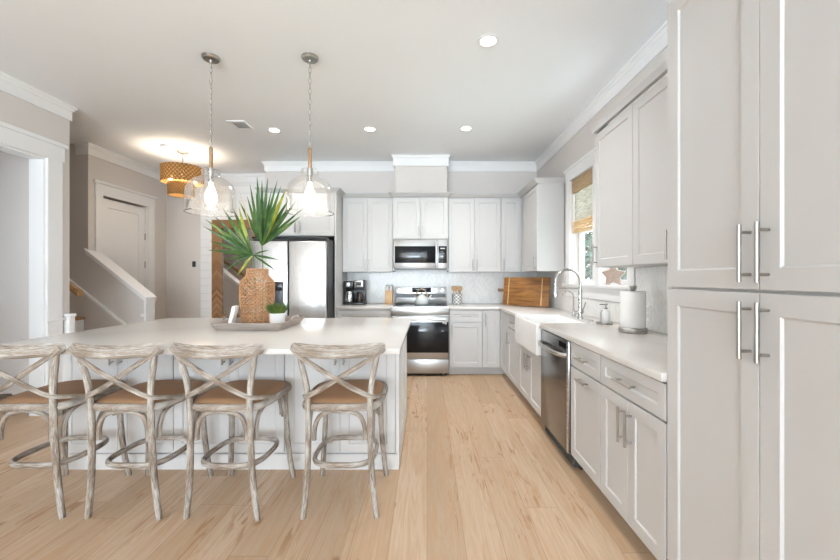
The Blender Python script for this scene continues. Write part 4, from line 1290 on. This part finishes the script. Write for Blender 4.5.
# kettle on the range
kx, ky, kz0 = -0.075, 5.31, 0.9185
t = thing('kettle', 'pale enamel kettle with an arched handle on the range', 'kettle', (kx, ky, kz0))
build('body', MB().lathe([(0, 0), (0.088, 0), (0.096, 0.015), (0.095, 0.05), (0.078, 0.095), (0.045, 0.125), (0.042, 0.130), (0, 0.131)], (kx, ky, kz0), 32), 'enamel', t)
ld_ = build('lid', MB().lathe([(0, 0.131), (0.043, 0.131), (0.036, 0.142), (0.010, 0.146), (0, 0.146)], (kx, ky, kz0), 24), 'enamel', t)
build('knob', MB().lathe([(0, 0.146), (0.007, 0.146), (0.013, 0.158), (0.008, 0.168), (0, 0.169)], (kx, ky, kz0), 14), 'gold', ld_)
build('spout', MB().tube([(kx + 0.075, ky, kz0 + 0.065), (kx + 0.115, ky, kz0 + 0.10), (kx + 0.138, ky, kz0 + 0.135)], 0.016, 10, rfun=lambda q: 1.1 - 0.45 * q), 'enamel', t)
build('handle', MB().tube(smooth_path([(kx - 0.078, ky, kz0 + 0.095), (kx - 0.072, ky, kz0 + 0.16), (kx, ky, kz0 + 0.218), (kx + 0.072, ky, kz0 + 0.16), (kx + 0.078, ky, kz0 + 0.095)], 6), 0.0075, 8), 'gold', t)
# utensil crock
ux, uy = 0.435, 5.40
t = thing('utensil_crock', 'black and white checked crock standing beside the range', 'crock', (ux, uy, WZ))
build('body', MB().lathe([(0, 0), (0.062, 0), (0.072, 0.01), (0.075, 0.15), (0.071, 0.155), (0.066, 0.15), (0.062, 0.02), (0, 0.016)], (ux, uy, WZ), 28), 'check', t)
for k, (dx, dy, tx, lab) in enumerate(((-0.035, 0.0, -0.17, 'wooden spoon leaning towards the range in the checked crock'), (-0.01, 0.02, -0.05, 'wooden spoon standing nearly upright in the checked crock'),
                                       (0.015, -0.012, 0.10, 'wooden spoon tilting a little towards the corner in the checked crock'), (0.035, 0.01, 0.18, 'wooden spoon leaning farthest towards the corner in the checked crock'))):
    h = 0.0
    sp = MB().tube([(0, 0, 0.018), (0, 0, 0.19)], 0.006, 8)
    sp.lathe([(0, 0.185), (0.012, 0.19), (0.023, 0.215), (0.025, 0.235), (0.018, 0.258), (0, 0.266)], n=14, sy=0.35)
    sp.xform(Matrix.Translation((ux + dx * 0.4, uy + dy, WZ)) @ Matrix.Rotation(tx, 4, 'Y'))
    tag(build('wooden_spoon', sp, 'beech'), lab, 'spoon', 'wooden spoons in the checked crock')
# cutting board across the corner
A, B = Vector((1.06, 5.215, 0)), Vector((1.56, 4.775, 0))
u = (B - A).normalized(); nrm_ = Vector((u.y, -u.x, 0))
if nrm_.y > 0: nrm_ = -nrm_
Lb = (B - A).length
lean = math.radians(8)
up_ = Vector((0, 0, 1)) * math.cos(lean) - nrm_ * math.sin(lean); fr2 = nrm_ * math.cos(lean) + Vector((0, 0, 1)) * math.sin(lean)
Rm = Matrix(((u.x, fr2.x, up_.x, A.x), (u.y, fr2.y, up_.y, A.y), (u.z, fr2.z, up_.z, WZ + 0.005), (0, 0, 0, 1)))
t = thing('cutting_board', 'large acacia cutting board leaning across the worktop corner', 'cutting board', ((A.x + B.x) / 2, (A.y + B.y) / 2, WZ))
build('board', MB().box(0, Lb, -0.014, 0.014, 0.0, 0.385, 0.005).xform(Rm), 'acacia', t)
build('handle', MB().box(-0.095, 0.0, -0.010, 0.010, 0.185, 0.225, 0.006).xform(Rm), 'acaciad', t)
for q in (0.075, Lb - 0.11):
    build('inlay', MB().box(q, q + 0.014, 0.0135, 0.0148, 0.004, 0.381).xform(Rm), 'pale', t)

# ------------------------------------------------------------------ by the sink
fx_, fy_ = 1.43, 3.48
t = thing('kitchen_faucet', 'brushed nickel gooseneck faucet with a docking arm behind the sink', 'faucet', (fx_, fy_, WZ))
build('base', MB().lathe([(0, 0), (0.027, 0), (0.027, 0.012), (0.021, 0.02), (0.021, 0.10), (0.018, 0.11), (0.018, 0.27), (0, 0.27)], (fx_, fy_, WZ), 20), 'chrome', t)
gp = [(fx_, fy_, WZ + 0.27)] + [(fx_ - 0.115 + 0.115 * math.cos(q), fy_, WZ + 0.345 + 0.115 * math.sin(q)) for q in [PI * j / 14 for j in range(15)]] + [(fx_ - 0.23, fy_, WZ + 0.30)]
build('spout', MB().tube(gp, 0.0125, 12), 'chrome', t)
build('spray_head', MB().lathe([(0, 0.0), (0.019, 0), (0.020, 0.02), (0.016, 0.07), (0.013, 0.10), (0, 0.10)], (fx_ - 0.23, fy_, WZ + 0.20), 18), 'chrome', t)
build('docking_arm', MB().cyl((fx_, fy_, WZ + 0.285), (fx_ - 0.225, fy_, WZ + 0.285), 0.006, 10), 'chrome', t)
build('lever', MB().cyl((fx_ + 0.0, fy_ - 0.02, WZ + 0.06), (fx_, fy_ - 0.055, WZ + 0.07), 0.013, 10).tube([(fx_, fy_ - 0.05, WZ + 0.07), (fx_ + 0.02, fy_ - 0.075, WZ + 0.16)], 0.006, 8), 'chrome', t)
qx, qy = 1.455, 3.70
t = thing('filter_faucet', 'slim nickel drinking water tap beside the gooseneck faucet', 'faucet', (qx, qy, WZ))
build('base', MB().lathe([(0, 0), (0.022, 0), (0.022, 0.01), (0.014, 0.02), (0.014, 0.06), (0.009, 0.07), (0, 0.07)], (qx, qy, WZ), 18), 'chrome', t)
gp = [(qx, qy, WZ + 0.06), (qx, qy, WZ + 0.19)] + [(qx - 0.06 + 0.06 * math.cos(q), qy, WZ + 0.19 + 0.06 * math.sin(q)) for q in [PI * j / 10 for j in range(1, 10)]]
build('spout', MB().tube(gp, 0.0075, 10), 'chrome', t)
build('lever', MB().tube([(qx, qy, WZ + 0.045), (qx + 0.02, qy - 0.04, WZ + 0.055)], 0.006, 8), 'chrome', t)
tag(build('disposal_button', MB().lathe([(0, 0), (0.022, 0), (0.022, 0.008), (0.014, 0.012), (0, 0.012)], (1.44, 3.27, WZ), 18), 'chrome'), 'round nickel push button in the worktop behind the sink', 'button')
# soap on its tray
ox, oy = 1.475, 3.10
tag(build('soap_dish', MB().lathe([(0, 0), (0.062, 0), (0.066, 0.006), (0.064, 0.014), (0.058, 0.008), (0, 0.006)], (ox, oy, WZ), 28), 'nickel'), 'small round nickel tray under the soap bottle', 'tray')
t = thing('soap_bottle', 'white soap dispenser with a metal pump on the round tray', 'soap dispenser', (ox, oy, WZ + 0.0065))
build('bottle', MB().lathe([(0, 0), (0.030, 0), (0.032, 0.005), (0.032, 0.095), (0.022, 0.112), (0.012, 0.116), (0, 0.116)], (ox + 0.012, oy, WZ + 0.0065), 24), 'soap', t)
build('pump', MB().lathe([(0, 0.116), (0.014, 0.116), (0.014, 0.128), (0.005, 0.130), (0.005, 0.152), (0, 0.152)], (ox + 0.012, oy, WZ + 0.0065), 14).box(ox - 0.04, ox + 0.026, oy - 0.008, oy + 0.008, WZ + 0.158, WZ + 0.168, 0.003), 'dsteel', t)
build('wire_frame', MB().tube([(ox - 0.03, oy, WZ + 0.01), (ox - 0.03, oy, WZ + 0.10), (ox - 0.018, oy, WZ + 0.112), (ox + 0.0, oy, WZ + 0.115)], 0.003, 6), 'chrome', t)
# paper towels
hx, hy = 1.452, 2.63
t = thing('towel_holder', 'nickel paper towel stand with a round base on the worktop', 'towel holder', (hx, hy, WZ))
build('base', MB().lathe([(0, 0), (0.090, 0), (0.092, 0.006), (0.092, 0.030), (0.088, 0.034), (0, 0.034)], (hx, hy, WZ), 36), 'nickel', t)
build('rod', MB().cyl((hx, hy, WZ + 0.033), (hx, hy, WZ + 0.291), 0.007, 10), 'nickel', t)
build('finial', MB().lathe([(0, 0.290), (0.014, 0.290), (0.021, 0.312), (0.024, 0.324), (0, 0.326)], (hx, hy, WZ), 18), 'nickel', t)
tag(build('paper_towel_roll', MB().lathe([(0.02, 0.035), (0.078, 0.035), (0.080, 0.038), (0.080, 0.286), (0.078, 0.289), (0.02, 0.289), (0.02, 0.035)], (hx, hy, WZ), 40), 'paper'),
    'white roll of paper towels on the nickel stand', 'paper towel')
t = thing('outlet', 'white wall outlet on the tiles behind the paper towels', 'outlet', (1.63, 2.78, 1.0))
build('plate', MB().box(XR - 0.016, XR - 0.0113, 2.72, 2.79, 0.98, 1.095, 0.002), 'trim', t)
build('socket', MB().box(XR - 0.019, XR - 0.0155, 2.74, 2.77, 1.00, 1.035, 0.002).box(XR - 0.019, XR - 0.0155, 2.74, 2.77, 1.045, 1.08, 0.002), 'ceramic', t)
# ornament on the sill: flat starfish-like shape standing on two arms
so = []
for k in range(10):
    q = -PI / 2 + PI / 5 + 2 * PI * k / 10; r = 0.105 if k % 2 == 0 else 0.060
    so.append((r * math.cos(q), r * math.sin(q)))
ob = MB()
rs = [[(x * 0.93, -0.010, y * 0.93) for x, y in so], [(x, 0, y) for x, y in so], [(x * 0.93, 0.010, y * 0.93) for x, y in so], [(x * 0.3, 0.018, y * 0.3) for x, y in so]]
ob.rings(rs)
ob.xform(Matrix.Translation((XR - 0.026, 3.24, 1.233 + 0.0851)) @ Matrix.Rotation(math.radians(-35), 4, 'Z'))
tag(build('starfish_ornament', ob, 'taupe', angle=20), 'taupe starfish ornament standing on the sill of the window', 'ornament')

# woven roman shade in the first window
t = thing('woven_blind', 'tan woven roman shade hanging in the window over the sink', 'blind', (XR + 0.03, 3.95, 1.8))
y0, y1 = W1[0] + 0.012, W1[1] - 0.012
build('valance', MB().box(XR + 0.004, XR + 0.020, y0, y1, 2.245, 2.395), 'shade1', t)
build('cloth', MB().box(XR + 0.030, XR + 0.034, y0 + 0.005, y1 - 0.005, 1.93, 2.39), 'shade2', t)
fo = MB()
for k in range(4):
    fo.box(XR + 0.010 + 0.003 * (k % 2), XR + 0.040, y0, y1, 1.80 + k * 0.034, 1.826 + k * 0.034, 0.005)
build('fold', fo, 'shade1', t)

# ------------------------------------------------------------------ outside the sink window
struct('ground', MB().box(1.86, 30, -6, 40, -0.2, -0.1), 'grass')
def tree(x, y, h, r, label):
    t = thing('garden_tree', label, 'tree', (x, y, -0.1), 'trees outside the sink window')
    build('trunk', MB().tube([(x, y, -0.1), (x + 0.05, y, h * 0.5), (x, y, h * 0.8)], 0.10, 8), 'bark', t)
    lm = MB()
    for k in range(1400):
        v = Vector((random.gauss(0, 1), random.gauss(0, 1), random.gauss(0, 1))).normalized() * r * random.uniform(0.55, 1.0)
        c = Vector((x, y, h * 0.72)) + Vector((v.x, v.y, v.z * 1.15))
        d = Vector((random.uniform(-1, 1), random.uniform(-1, 1), random.uniform(-0.6, 0.6))).normalized() * 0.16
        e = d.cross(Vector((random.uniform(-1, 1), random.uniform(-1, 1), 1))).normalized() * 0.07
        lm.add([c - d, c + e, c + d, c - e], [(0, 1, 2, 3)])
    build('crown', lm, 'tree', t, fix=False)
tree(4.1, 9.3, 2.9, 1.1, 'dark green tree outside seen beneath the woven blind')
tree(6.0, 11.2, 2.2, 0.8, 'small green tree outside seen low behind the sill ornament')
